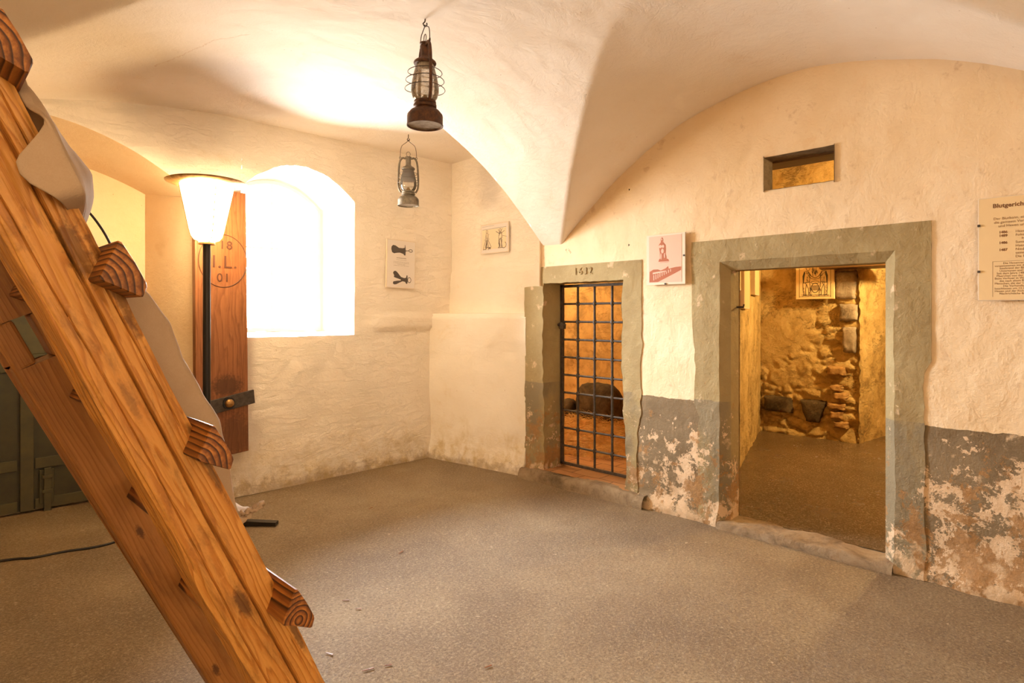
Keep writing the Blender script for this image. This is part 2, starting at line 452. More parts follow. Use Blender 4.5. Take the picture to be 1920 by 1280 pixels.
M_stile = wood('old_pine_stile', (LD, LN, YV), srgb(216, 160, 84), srgb(182, 120, 50), srgb(112, 66, 24), (0.80, 1.40), 210, 0.022, grime=0.85, speck=0.3, contrast=0.6, bump=0.5, knots_patches=((-.626, .8227, .045, .014, .7), (-1.38, .858, .07, .022, .65), (-1.30, .884, .12, .014, .6), (-.93, .886, .10, .010, .6), (-.52, .884, .12, .010, .7), (-1.62, .82, .03, .01, .4), (-1.1, .82, .05, .008, .4)))
M_stile_far = wood('old_pine_far_stile', (LD, LN, YV), srgb(180, 126, 68), srgb(150, 98, 46), srgb(104, 62, 26), (0.9, 2.30), 120, 0.02, grime=0.45, speck=0.1, contrast=0.4, knots_patches=((-.4425, .8353, .028, .012, .8), (.19, .8237, .03, .014, .8), (-.30, .80, .10, .012, .3)))
M_rung = wood('charred_rung_wood', (YV, XV, ZV), srgb(216, 146, 68), srgb(128, 74, 30), srgb(44, 24, 10), (0.0, 0.0), 92, 0.014, grime=0.7, contrast=1.3, coord='obj')
M_oak = wood('dark_oak_plank', (ZV, XV, YV), srgb(158, 102, 62), srgb(128, 78, 44), srgb(84, 46, 24), (1.72, 5.3), 60, 0.05, rough=0.42, grime=0.55, bump=0.15, contrast=0.5, knots_patches=((.93, 1.83, .10, .14, .75), (.52, 1.9, .22, .16, .55)))  # darker patches around the strap and towards the lower end
M_lintelwood = wood('old_lintel_wood', (YV, XV, ZV), srgb(120, 88, 50), srgb(98, 68, 36), srgb(60, 40, 20), (4.3, 2.5), 70, 0.03, grime=0.5)

def simple(name, col, rough=0.6, metal=0.0, var=None, nscale=20, b=0.0, spec=0.5):
    m = Mat(name)
    c = col
    n = m.noise(m.pos, nscale, 6, 0.65)
    if var: c = m.mix(m.ramp(n, [(0.35, 0.0), (0.65, 1.0)]), col, var)
    nm = m.bump(n, b, 0.004) if b else None
    return m.out(c, rough, nm, metal, spec)
M_oakdark = simple('dark_stamp_mark', srgb(84, 46, 24), 0.6)  # darker than the plank so the raised mark reads
M_iron = simple('wrought_iron', srgb(88, 78, 70), 0.55, 0.35, srgb(62, 54, 48), 30, 0.3)
M_rust = simple('rusty_tin', srgb(104, 66, 38), 0.6, 0.35, srgb(62, 42, 30), 45, 0.4)
M_tin = simple('dull_tin', srgb(120, 108, 88), 0.5, 0.5, srgb(92, 82, 66), 45, 0.3)
M_blackmetal = simple('black_lacquered_metal', srgb(30, 26, 22), 0.35, 0.2)
M_brass = simple('aged_brass', srgb(180, 140, 84), 0.4, 0.7, srgb(130, 92, 50), 30, 0.2)
M_tank_bottom = simple('pale_tin_bottom', srgb(170, 158, 142), 0.5, 0.3, srgb(128, 112, 94), 30, 0.2)
M_rod = simple('black_cable', srgb(28, 22, 18), 0.5)
M_wire = simple('lantern_wire', srgb(74, 58, 44), 0.5, 0.5)
M_paper = simple('white_print_paper', srgb(226, 218, 210), 0.5)
M_paper_sepia = simple('sepia_paper', srgb(232, 214, 180), 0.5)
M_paper_pink = simple('pink_paper', srgb(226, 178, 156), 0.5)
M_paper_cream = simple('cream_paper', srgb(232, 206, 160), 0.4)
M_ink = simple('grey_ink', srgb(78, 70, 64), 0.7)
M_inksoft = simple('faded_ink', srgb(128, 112, 98), 0.7)
M_inkbrown = simple('brown_ink', srgb(120, 78, 44), 0.7)
M_inkpink = simple('red_brown_ink', srgb(170, 96, 62), 0.7)
M_boardedge = simple('mounting_board', srgb(222, 206, 184), 0.6)
M_green = simple('dark_green_door_paint', srgb(60, 56, 28), 0.5, 0, srgb(46, 43, 22), 6, 0.15)
M_greenlight = simple('worn_green_paint', srgb(76, 70, 38), 0.55, 0, srgb(62, 57, 32), 8, 0.2)
M_strawm = simple('straw', srgb(236, 198, 120), 0.6, 0, srgb(196, 150, 84), 12)
M_whitewood = simple('white_window_frame', srgb(240, 240, 238), 0.5)

def cloth_mat():
    m = Mat('coarse_linen'); P = m.obj
    n = m.noise(P, 14, 6, 0.7)
    col = m.mix(n, srgb(192, 172, 148), srgb(168, 146, 120))
    wv = m.noise(P, 420, 2, 0.6)
    return m.out(m.mix(m.math('MULTIPLY', wv, 0.3), col, srgb(150, 116, 88)), 0.95, m.bump(wv, 0.35, 0.002), spec=0.1)
M_cloth = cloth_mat()

def glass_mat(name, tint=(1, 1, 1, 1), dust=0.3, dcol=None, rough=0.05):
    m = Mat(name)
    tr = m.n.new('ShaderNodeBsdfTransparent'); tr.inputs[0].default_value = tint
    gl = m.n.new('ShaderNodeBsdfGlossy'); gl.inputs['Roughness'].default_value = rough
    df = m.n.new('ShaderNodeBsdfDiffuse'); df.inputs[0].default_value = dcol or srgb(196, 180, 156)
    fr = m.n.new('ShaderNodeFresnel'); fr.inputs[0].default_value = 1.45
    a = m.n.new('ShaderNodeMixShader'); b = m.n.new('ShaderNodeMixShader')
    nn = m.ramp(m.noise(m.obj, 30, 6, 0.7), [(0.3, dust * 0.5), (0.7, min(1.0, dust * 1.6))])
    m.l.new(nn, a.inputs[0]); m.l.new(tr.outputs[0], a.inputs[1]); m.l.new(df.outputs[0], a.inputs[2])
    m.l.new(fr.outputs[0], b.inputs[0]); m.l.new(a.outputs[0], b.inputs[1]); m.l.new(gl.outputs[0], b.inputs[2])
    m.l.new(b.outputs[0], m.n['Material Output'].inputs[0])
    return m.m
M_globe = glass_mat('dusty_lantern_glass', (0.96, 0.94, 0.9, 1), 0.42)
M_globe_clear = glass_mat('clear_lantern_glass', (0.93, 0.93, 0.93, 1), 0.16)
M_soot = glass_mat('sooty_lantern_glass', (0.30, 0.29, 0.31, 1), 0.3, srgb(70, 66, 68))
M_pane = glass_mat('window_pane_glass', (0.98, 0.99, 1, 1), 0.0)

def emit_mat(name, col, strength):
    m = Mat(name); e = m.n.new('ShaderNodeEmission'); e.inputs[0].default_value = (*col, 1); e.inputs[1].default_value = strength
    m.l.new(e.outputs[0], m.n['Material Output'].inputs[0]); return m.m
M_lampglass = emit_mat('lit_opal_glass', (1.0, 0.71, 0.38), 52.0)

# ------------------------------------------------------------------ vault heights
def g_bar(X):                                  # main barrel, axis along Y
    return 3.12 - ((X - 2.1) / 2.0) ** 2 if X > 2.1 else 3.12 - ((X - 2.1) / 3.6) ** 2
def a_lun(Y):                                  # lunettes cutting in from the right wall
    q = 3.08 - ((Y - 1.5) / 2.02) ** 2
    q2 = 3.08 - ((Y + 2.7) / 2.02) ** 2
    return max(q, q2)
def s_left(X, Y):                              # lunette on the camera's side
    d = -0.891 * (X - 0.72) - 0.453 * (Y - 3.40)
    return min(3.32, g_bar(X) + 0.85 * d)
def smax(a, b, k=0.012):
    h = max(k - abs(a - b), 0.0) / k
    return max(a, b) + h * h * k * 0.25
def h_bay1(X):
    return g_bar(X) if X < 2.1 else 3.12 + 0.025 * (X - 2.1) / 2.1
def bumpz(X, Y):
    return 0.012 * nz(X, Y, 3.3, 0.9, 2) + 0.004 * nz(X, Y, 1.1, 4.5, 3)
STEP_Y = 3.70
def ceilz(X, Y):
    if Y > STEP_Y:
        z = smax(h_bay1(X), s_left(X, Y))
    else:
        z = smax(smax(g_bar(X), a_lun(Y)), s_left(X, Y))
    return z + bumpz(X, Y)

XL, YF = -2.3, -2.3
XB, YA, XC = 4.10, 5.15, 4.20
def rng(a, b, st):
    n = max(1, int(round((b - a) / st)))
    return [a + (b - a) * i / n for i in range(n + 1)]
c = MB()
c.grid(lambda x, y: (x, y, ceilz(x, y)), rng(XL - .1, XB + 0.02, 0.022), rng(YF - .1, STEP_Y, 0.022))
c.grid(lambda x, y: (x, y, ceilz(x, y + 1e-5)), rng(XL - .1, XC + 0.05, 0.035), rng(STEP_Y, YA + 0.05, 0.035))
c.grid(lambda x, t: (x, STEP_Y, lerp(smax(g_bar(x), s_left(x, STEP_Y)) + bumpz(x, STEP_Y), ceilz(x, STEP_Y + 1e-5), t) if x > 2.1 else ceilz(x, STEP_Y)),
       rng(2.1, XC + 0.05, 0.03), rng(0, 1, 0.1))
ceil_o = struct(c.build('ceiling', M_ceil, merge=0.0005, angle=38, recalc=False))
# slab above keeps the daylight out
# (unseen blocking shell added round the whole building, so that daylight enters by the window only)
s = MB()
s.box((XL - .4, YF - .4, 3.5), (10.3, 6.6, 3.7))
s.box((XL - .4, YF - .4, -.4), (10.3, 6.6, -.03))
s.box((XL - .4, YF - .4, -.1), (XL - .2, 6.6, 3.6)); s.box((10.1, YF - .4, -.1), (10.3, 6.6, 3.6))
s.box((XL - .4, YF - .4, -.1), (10.3, YF - .2, 3.6))
s.box((XL - .4, 5.98, -.1), (1.80, 6.2, 3.6)); s.box((3.45, 5.98, -.1), (10.3, 6.2, 3.6))
s.box((1.68, YA + .06, -.1), (1.82, 6.1, 3.6)); s.box((3.30, YA + .06, -.1), (3.52, 6.1, 3.6))
s.box((1.70, YA + .06, -.1), (3.5, YA + .50, 1.20)); s.box((1.70, YA + .06, 2.95), (3.5, YA + .50, 3.6))
s.box((3.4, YA + .06, -.1), (4.6, 6.1, 3.6)); 
s.box((XC + .12, 3.72, -.1), (XC + .30, YA + .1, 3.6)) if False else None
struct(s.build('daylight_blocker', M_plain, smooth=False))

# ------------------------------------------------------------------ walls
def dA(X, z):                                   # relief of the window wall (towards the room)
    d = 0.012 * nz(X, 7.7, z, 1.1, 3) + 0.005 * nz(X, 2.2, z, 5.0, 3)
    d += 0.03 * sstep(3.20, 3.30, X) * sstep(1.34, 1.37, z + 0.015 * nz(X, 0, z, 6)) * (1 - sstep(1.50, 1.52, z + 0.01 * nz(X, 0, z, 7)))
    d += 0.012 * (1 - sstep(0.25, 0.6, z))
    return d
def fA(X, z): return (X, YA - dA(X, z), z)
def arch_niche(X): return 2.87 - 0.45 * ((X - 0.545) / 1.095) ** 2
def arch_win(X): return 2.82 - 0.25 * ((X - 2.505) / 0.525) ** 2 + 0.006 * nz(X, 0, 0, 7)
NX0, NX1 = -0.55, 1.64
WX0, WX1, WZ = 1.98, 3.03, 1.31
topA = lambda X: ceilz(X, YA) + 0.02
w = MB()
w.patch(fA, XL, NX0, 0, topA, 0.10)
w.patch(fA, NX0, NX1, arch_niche, topA, 0.04)
w.patch(fA, NX1, WX0, 0, topA, 0.04)
sillz = lambda X: WZ + 0.008 * nz(X, 1, 1, 6)
w.patch(fA, WX0, WX1, 0, sillz, 0.03)
w.patch(fA, WX0, WX1, arch_win, topA, 0.03)
w.patch(fA, WX1, XC + .02, 0, topA, 0.03)
wallA = struct(w.build('wall_back', M_wallA, merge=0.0004, angle=60))

# window reveal, deep and splayed outward
WD = 0.66
r = MB()
def rev(xf, zf, t):                           # scale outward a little: opening narrows to the glass
    y = YA - dA(xf, zf) * (1 - t) + WD * t
    return (2.505 + (xf - 2.505) * (1 - 0.05 * t), y, lerp(zf, 2.06 + (zf - 2.06) * 0.96, t))
ts = rng(0, 1, 0.1)
r.grid(lambda z, t: rev(WX0, z, t), rng(WZ, arch_win(WX0), 0.05), ts)
r.grid(lambda z, t: rev(WX1, z, t), rng(WZ, arch_win(WX1), 0.05), ts)
r.grid(lambda x, t: rev(x, sillz(x), t), rng(WX0, WX1, 0.05), ts)
r.grid(lambda x, t: rev(x, arch_win(x), t), rng(WX0, WX1, 0.05), ts)
struct(r.build('trim_2', M_plain, angle=50, merge=0.0004))
# window: frame, mullion, transom and panes
win = bpy.data.objects.new('window_1', None); C.objects.link(win); win.location = (2.505, YA + WD - 0.03, WZ); struct(win)
fx0, fx1, fz0 = 2.505 - 0.50, 2.505 + 0.50, WZ + 0.03
def archF(x, off=0): return 2.79 - 0.235 * ((x - 2.505) / 0.5) ** 2 - off
y0, y1 = YA + WD - 0.05, YA + WD
f = MB()
f.box((fx0, y0 + .004, fz0), (fx0 + .04, y1 + .002, archF(fx0) - .01)); f.box((fx1 - .04, y0 + .004, fz0), (fx1, y1 + .002, archF(fx1) - .01)); f.box((fx0, y0, fz0), (fx1, y1, fz0 + .04))
xs = rng(fx0, fx1, 0.05)
for xa, xb in zip(xs, xs[1:]):
    f.hexa([(xa,y0,archF(xa,.04)),(xb,y0,archF(xb,.04)),(xb,y1,archF(xb,.04)),(xa,y1,archF(xa,.04)),(xa,y0,archF(xa)),(xb,y0,archF(xb)),(xb,y1,archF(xb)),(xa,y1,archF(xa))])
f.build('window_frame', M_whitewood, win, smooth=False)
f = MB(); f.box((2.497, y0 + .012, fz0 + .02), (2.513, y1 - .006, archF(2.505) - .02)); f.box((fx0 + .01, y0 + .016, 2.13), (fx1 - .01, y1 - .012, 2.145)); f.build('glazing_bars', M_whitewood, win, smooth=False)
f = MB(); ym = YA + WD - 0.025
f.patch(lambda x, z: (x, ym, z), fx0 + .02, fx1 - .02, fz0 + .02, lambda x: archF(x, .02), 0.2)
f.build('pane', M_pane, win)



# left niche with splayed jamb and soffit
NY = 5.90
def arch_nb(X): return 2.75 - 0.22 * ((X - 0.545) / 0.914) ** 2
BX0, BX1 = -0.369, 1.459
def xmap(x, t): return lerp(x, BX0 + (x - NX0) / (NX1 - NX0) * (BX1 - BX0), t)
def wob(x, y, z): return 0.008 * nz(x, y, z, 1.7, 3)
n = MB()
n.grid(lambda x, t: (xmap(x, t), lerp(YA - dA(x, arch_niche(x)), NY, t), lerp(arch_niche(x), arch_nb(xmap(x, 1)), t) + wob(x, t, 1) * t * (1 - t) * 3), rng(NX0, NX1, 0.04), rng(0, 1, .05))
for xx in (NX0, NX1):
    n.grid(lambda z, t: (xmap(xx, t) + wob(z, t, xx) * t * (1 - t) * 3, lerp(YA - dA(xx, z * arch_niche(xx)), NY, t), z * lerp(arch_niche(xx), arch_nb(xmap(xx, 1)), t)), rng(0, 1, 0.02), rng(0, 1, .05))
n.patch(lambda x, z: (x, NY - wob(x, 3, z), z), BX0, BX1, 0, arch_nb, 0.05)
struct(n.build('wall_niche', M_niche, angle=50, merge=0.002))

# right wall
def dB(Y, z):
    d = 0.010 * nz(9.1, Y, z, 1.2, 3) + 0.004 * nz(4.1, Y, z, 6.0, 3)
    low = 1 - sstep(0.1, 0.9, z)
    d += low * (0.012 * nz(3.1, Y, z, 4.0, 4) + 0.006 * nz(8.1, Y, z, 14, 3)) if Y < 3.0 else 0
    d += 0.05 * (1 - sstep(0.0, 0.14, z)) * (0.6 + 0.5 * nz(Y, 1, 1, 3))
    return d
def fB(Y, z): return (XB - dB(Y, z), Y, z)
D2a, D2b, D2z = 0.99, 1.95, 1.815
D1a, D1b, D1z = 2.825, 3.677, 1.785
V0, V1, VZ0, VZ1 = 1.257, 1.695, 2.335, 2.555
topB = lambda Y: ceilz(XB, Y) + 0.02
w = MB()
w.patch(fB, YF, -0.5, 0, topB, 0.08)
w.patch(fB, -0.5, D2a - .066, 0, topB, 0.02)
w.patch(fB, D2a - .066, V0, D2z + .068, topB, 0.02)
w.patch(fB, V0, V1, D2z + .068, lambda y: VZ0 + 0.006 * nz(y, 4, 4, 9), 0.02)
w.patch(fB, V0, V1, lambda y: VZ1 + 0.003 * nz(y, 4, 4, 9), topB, 0.02)
w.patch(fB, V1, D2b + .066, D2z + .068, topB, 0.02)
w.patch(fB, D2b + .066, D1a - .045, 0, topB, 0.02)
w.patch(fB, D1a - .045, 3.714, D1z + .012, topB, 0.02)
w.patch(fB, 3.714, 3.717, 0, lambda y: max(2.12, ceilz(XB, min(y, STEP_Y))) + .02, 0.02)
w.grid(lambda x, z: (x, 3.717, z), rng(XB - 0.03, XC + .05, 0.03), rng(1.76, 2.25, 0.05))
struct(w.build('wall_right', M_wallB, angle=60, merge=0.0004))

# corner wall: thicker lower half with a ledge at eye height
def xCl(Y): return 4.085 - (Y - 3.92) * 0.13
def fCl(Y, z):
    return (xCl(Y) - 0.014 * nz(Y, 5, z, 1.6, 3) - 0.006 * nz(Y, 9, z, 6, 3) - 0.03 * (1 - sstep(0, .3, z)) + 0.03 * sstep(1.47, 1.512, z), Y, z)
def fCu(Y, z):
    x = XC + 0.02 * sstep(1.95, 2.0, z + 0.05 * (Y - 4.4) ** 2) - 0.010 * nz(Y, 5, z, 1.6, 3) - 0.004 * nz(Y, 9, z, 6, 3)
    x -= 0.012 * (1 - sstep(1.73, 1.75, z + 0.008 * nz(Y, 1, z, 5)))
    return (x, Y, z)
w = MB()
w.patch(fCl, 3.912, YA + .03, 0, 1.512, 0.02)
w.grid(lambda Y, t: tuple(lerp(a, b, t) for a, b in zip(fCl(Y, 1.512), fCu(Y, 1.518))), rng(3.912, YA + .03, 0.02), rng(0, 1, .2))
w.grid(lambda z, t: (lerp(fCl(3.912, z)[0], XC, t), 3.912, z), rng(0, 1.512, .03), [0, 1])
w.patch(fCu, 3.70, YA + .03, 1.45, lambda y: ceilz(XC, y + .01) + .03, 0.025)
struct(w.build('wall_corner', M_wallC, angle=50, merge=0.0004))

# unseen walls behind the camera
w = MB(); w.box((XL - .1, YF - .1, -.05), (XL, YA + .9, 3.5)); struct(w.build('wall_left', M_plain, smooth=False))
w = MB(); w.box((XL - .1, YF - .1, -.05), (XB + .1, YF, 3.5)); struct(w.build('wall_front', M_plain, smooth=False))

# floor
def ffl(X, Y):
    z = 0.006 * nz(X, Y, 0, 0.8, 2)
    z += 0.05 * sstep(0.16, 0.0, XB - X) * 0.0
    return (X, Y, z)
w = MB()
w.grid(ffl, rng(XL - .05, XC + .10, 0.06), rng(YF - .05, NY + .05, 0.06))
struct(w.build('floor', M_floor, angle=60))

# ------------------------------------------------------------------ stone door frames
def frame_shape(mb, outer, inner, proud, depth_in, chamf, zin, zout, zlow, wamp, reveal_x):
    pass

def ew(z, s, amp): return amp * (nz(z, s, 0.3, 2.2, 3) + 0.5 * nz(z, s, 1.3, 9.0, 3))
XF = XB - 0.006                                 # face of the frames
def fr_face(mb, ylo, yhi, zlo, zhi, st=0.018, pin=None):
    """a stone face between two wobbling vertical edges, its rim turned back into the wall"""
    nzn = max(2, int((zhi(0.5) - zlo(0.5)) / st)); nyn = max(3, int(abs(yhi(1) - ylo(1)) / st))
    def fn(tz, ty):
        ty2 = min(1, max(0, ty)); tz2 = min(1, max(0, tz))
        z = lerp(zlo(ty2), zhi(ty2), tz2)
        y = lerp(ylo(z), yhi(z), ty2)
        x = XF - dB(y, z) - 0.004 * abs(nz(y, z, 2.2, 5, 3))
        if ty != ty2 or tz != tz2: x = XB + (0.12 if y > 3.8 else 0.05)
        return (x, y, z)
    tys = [-0.001] + rng(0, 1, 1 / nyn) + [1.001]
    tzs = [-0.001] + rng(0, 1, 1 / nzn) + [1.001]
    mb.grid(fn, tzs, tys)

# --- doorway with the barred gate (door_1)
d1 = bpy.data.objects.new('door_1', None); C.objects.link(d1); d1.location = (XB, 3.25, 0); struct(d1)
lo_out = lambda z: 3.924 + ew(z, 11, 0.012) if z < 1.765 else 3.722
in_l = lambda z: D1b + ew(z, 5, 0.030) + 0.012
in_r = lambda z: D1a + ew(z, 8, 0.022) - 0.012 * sstep(1.3, .4, z)
out_r = lambda z: 2.655 + ew(z, 15, 0.03) * sstep(1.6, 1.2, z) + 0.03 * sstep(0.9, 0.2, z)
m1 = MB()
fr_face(m1, in_l, lambda z: 3.924 + ew(z, 11, 0.010), lambda t: 0.0, lambda t: 1.755 + 0.03 * t * (1 - t))
fr_face(m1, in_l, lambda z: 3.722, lambda t: 1.755, lambda t: 1.80)
fr_face(m1, out_r, in_r, lambda t: 0.02, lambda t: 1.80)
fr_face(m1, lambda z: 2.652, lambda z: 3.722, lambda t: D1z - 0.003 + 0.008 * nz(t * 3, 1, 1, 4), lambda t: 1.933)
DX1 = 4.34
def jam(fn, z, t, side):
    y = fn(z)
    return (lerp(XF - dB(y, z) - 0.001, DX1, t), lerp(y, (D1b - 0.01) if side > 0 else D1a - 0.02, sstep(0, 1, t)) + 0.006 * nz(z, t, side, 5), z)
m1.grid(lambda z, t: jam(in_l, z, t, 1), rng(0.0, 1.80, 0.025), rng(0, 1, 0.1))
m1.grid(lambda z, t: jam(in_r, z, t, -1), rng(0.0, 1.80, 0.025), rng(0, 1, 0.1))
m1.grid(lambda y, t: (lerp(XF, DX1, t), y, D1z - 0.002 + 0.008 * nz(y, 1, 1, 4)), rng(2.78, 3.73, 0.03), rng(0, 1, 0.2))
m1.build('door_frame', M_frame, d1, angle=55)
# --- year cut in the lintel
def text_mb(txt, size, fn, align='CENTER', spacing=1.0, extr=0.0, bold=0.0):
    cu = bpy.data.curves.new('txt', 'FONT'); cu.body = txt; cu.size = size; cu.align_x = align; cu.space_character = spacing
    cu.resolution_u = 3; cu.extrude = extr; cu.offset = bold
    o = bpy.data.objects.new('txt', cu); C.objects.link(o)
    dg = bpy.context.evaluated_depsgraph_get(); dg.update()
    me = bpy.data.meshes.new_from_object(o.evaluated_get(dg))
    vs = [fn(v.co.x, v.co.y, v.co.z) for v in me.vertices]; fs = [tuple(p.vertices) for p in me.polygons]
    bpy.data.objects.remove(o); bpy.data.curves.remove(cu); bpy.data.meshes.remove(me)
    return vs, fs
vs, fs = text_mb('1632', 0.085, lambda x, y, z: (XF - dB(3.235 - x, 1.845 + y) - 0.0065 - z, 3.235 - x, 1.845 + y), extr=0.002, spacing=1.25)
q = MB().add(vs, fs); q.build('year_carving', M_frame, d1, smooth=False)

# thresholds
def slab(mb, x0, x1, y0_, y1_, ztop, amp=0.01, st=0.03, zb=-0.02, skew=0.0, round_=0.03):
    def top(x, y):
        e = min(1, (x - x0) / round_) if round_ else 1
        e = max(0, e)
        z = ztop + amp * nz(x, y, 4, 5, 4) - (1 - math.sqrt(max(0, 1 - (1 - e) ** 2))) * (ztop + 0.02)
        return (x - 0.02 * nz(y, 2, 2, 3) * (1 - e), y, z)
    mb.grid(top, rng(x0, x0 + round_, round_ / 5) + rng(x0 + round_, x1, st)[1:], rng(y0_, y1_, st))
m = MB(); slab(m, XB - 0.10, XB + 0.03, 2.60, 3.93, 0.092, 0.022, 0.012, round_=0.05); m.build('threshold', M_sill, d1, angle=60)

# --- plain doorway (door_2) with chamfered frame
d2 = bpy.data.objects.new('door_2', None); C.objects.link(d2); d2.location = (XB, 1.47, 0); struct(d2)
chL, chR, chT = 2.01, 0.931, 1.876
outL = lambda z: 2.225 + ew(z, 21, 0.020) * sstep(1.6, 1.2, z) - 0.02 * sstep(1.5, 1.1, z) - 0.035 * sstep(.85, .75, z)
outR = lambda z: 0.752 + ew(z, 27, 0.018) * sstep(1.5, 1.1, z) + 0.03 * sstep(1.25, 1.15, z)
m2 = MB()
e1 = lambda z: chL + ew(z, 31, 0.007) + 0.01 * sstep(.3, 0, z)
e2 = lambda z: chR + ew(z, 35, 0.007)
fr_face(m2, e1, outL, lambda t: 0.0, lambda t: 1.90)
fr_face(m2, outR, e2, lambda t: 0.0, lambda t: 1.90)
fr_face(m2, lambda z: 0.752, lambda z: 2.227, lambda t: chT + 0.003 * nz(t * 9, 0, 0, 1), lambda t: 2.032)
XI = XB + 0.045
def fx_(y, z): return XF - dB(y, z) - 0.004 * abs(nz(y, z, 2.2, 5, 3))
m2.grid(lambda z, t: (lerp(fx_(e1(z), z), XI, t), lerp(e1(z), D2b, t), z), rng(0, chT + .02, 0.02), rng(0, 1, .25))
m2.grid(lambda z, t: (lerp(fx_(e2(z), z), XI, t), lerp(e2(z), D2a, t), z), rng(0, chT + .02, 0.02), rng(0, 1, .25))
m2.grid(lambda y, t: (lerp(fx_(y, chT), XI, t), y, lerp(chT, D2z, t)), rng(chR, chL, 0.03), rng(0, 1, .25))
# straight jambs behind the chamfer
m2.grid(lambda z, t: (lerp(XI, 4.27, t), D2b + 0.003 * t * nz(z, t, 3, 8), z), rng(0, D2z, 0.03), rng(0, 1, .2))
m2.grid(lambda z, t: (lerp(XI, 4.27, t), D2a, z), rng(0, D2z, 0.03), rng(0, 1, .2))
m2.grid(lambda y, t: (lerp(XI, 4.27, t), y, D2z + 0.004 * t * nz(y, 0, 0, 6)), rng(D2a, D2b, 0.03), rng(0, 1, .2))
m2.build('door_frame', M_frame, d2, angle=35)
m = MB(); slab(m, XB - 0.075, XI + 0.12, D2a - .06, D2b + .06, 0.050, 0.014, 0.015, round_=0.05)
m.build('threshold', M_sill, d2, angle=60)

# vent hole reveal and lintel wood
m = MB()
zb = lambda y: VZ0 + 0.006 * nz(y, 4, 4, 9)
for yy in (V0, V1):
    m.grid(lambda z, t: (lerp(XB - .015, 4.235, t), yy, z), rng(VZ0 - .01, VZ1 + .01, .02), [0, .5, 1])
m.grid(lambda y, t: (lerp(XB - .015, 4.24, t), y, VZ1 + 0.003 * nz(y, 4, 4, 9)), rng(V0, V1, .02), [0, .5, 1])
m.grid(lambda y, t: (lerp(XB - .015, 4.5, t), y, zb(y)), rng(V0, V1, .02), [0, .5, 1])
struct(m.build('trim_4', M_sill, angle=50))
m = MB(); m.box((4.24, V0 - .2, VZ1 - 0.012), (4.44, V1 + .16, VZ1 + .14)); struct(m.build('trim_5', M_lintelwood, bevel=0.006))

# ------------------------------------------------------------------ cell behind the gate
CZ = 0.10
def rough(o, u, v, amp, s=1.6): return amp * nz(o, u, v, s, 4) + amp * 0.5 * nz(o + 3, u, v, s * 4, 3)
m = MB()
m.patch(lambda y, z: (6.15 - rough(1, y, z, .05), y, z), 2.98, 5.95, 0, 2.5, 0.05)          # back
m.patch(lambda x, z: (x, 5.9 - rough(2, x, z, .04), z), DX1, 6.2, 0, 2.5, 0.06)
m.patch(lambda x, z: (x, 3.0 + rough(4, x, z, .03), z), 4.5, 6.2, 0, 2.5, 0.06)
m.patch(lambda y, z: (DX1 + .02, y, z), 2.70, D1a - .02, 0, 2.5, 0.1)
m.patch(lambda y, z: (DX1 + .02, y, z), D1b - .01, 5.95, 0, 2.5, 0.1)
m.patch(lambda y, z: (DX1 + .02, y, z), D1a - .02, D1b - .01, D1z, 2.5, 0.1)
m.patch(lambda x, y: (x, y, 2.5), DX1, 6.2, 2.7, 5.95, 0.5)
m.patch(lambda x, z: (x, 2.71 + .29 * (x - DX1) / .2, z), DX1, 4.54, 0, 2.5, 0.1)
struct(m.build('wall_cell', M_cellwall, angle=60))
m = MB(); m.grid(lambda x, y: (x, y, CZ + .006 * nz(x, y, 0, 6)), rng(XB - .02, 6.2, .04), rng(2.77, 5.95, .05))
struct(m.build('floor_cell', M_brick, angle=60))

# straw heap (uncountable): body and stalks in one object
def straw_h(x, y):
    d = ((x - 5.45) / 0.75) ** 2 + ((y - 4.15) / 1.0) ** 2
    return CZ + max(0, 0.27 * (1 - d)) + 0.03 * nz(x, y, 1, 6) * (1 if d < 1 else 0)
m = MB()
m.grid(lambda x, y: (x, y, straw_h(x, y) - .015), rng(4.72, 6.12, .05), rng(3.1, 5.2, .05))
for i in range(9000):
    ang = random.uniform(0, 6.283); rr = math.sqrt(random.random()) * 1.06
    x = 5.45 + .75 * rr * math.cos(ang); y = 4.15 + 1.0 * rr * math.sin(ang)
    if x > 6.05 or y < 3.08: continue
    z = straw_h(x, y) + random.uniform(-.01, .035)
    th = random.uniform(0, 6.283); L = random.uniform(.05, .16); el = random.gauss(0, .28); bd = random.uniform(-.5, .5)
    w_ = random.uniform(.0012, .0022)
    p = Vector((x, y, z)); pts = [p]
    for k in range(2):
        th += bd
        p = p + Vector((math.cos(th) * math.cos(el), math.sin(th) * math.cos(el), math.sin(el))) * L / 2; pts.append(p)
    m.tube(pts, w_, seg=3, cap=False)
so = m.build('straw_heap', M_strawm, smooth=False, recalc=False)
tag(so, 'heap of loose golden straw on the brick floor of the barred cell', 'straw', kind='stuff')

# dark rounded blocks in the straw
def boulder(name, c0, ext, mat, label, seed, pw=3.4, n=26):
    base = Vector((c0[0], c0[1], c0[2] - ext[2]))
    t_ = MB()
    def fn(u, v):
        th = u * 2 * math.pi; ph = (v - .5) * math.pi
        d = Vector((math.cos(ph) * math.cos(th), math.cos(ph) * math.sin(th), math.sin(ph)))
        k = (abs(d.x) ** pw + abs(d.y) ** pw + abs(d.z) ** pw) ** (-1 / pw)
        k *= 1 + .07 * nz(d.x + seed, d.y, d.z, 1.6, 3)
        return (c0[0] + d.x * k * ext[0], c0[1] + d.y * k * ext[1], c0[2] + d.z * k * ext[2])
    t_.grid(fn, [i / n for i in range(n + 1)], [i / (n // 2) for i in range(n // 2 + 1)])
    o = t_.build(name, mat, merge=1e-4, angle=60)
    return tag(o, label, 'stone')
boulder('stone_block', (5.45, 4.09, 0.50), (0.15, 0.27, 0.24), M_darkstone, 'large dark rounded stone block sitting in the straw behind the bars', 3.1)
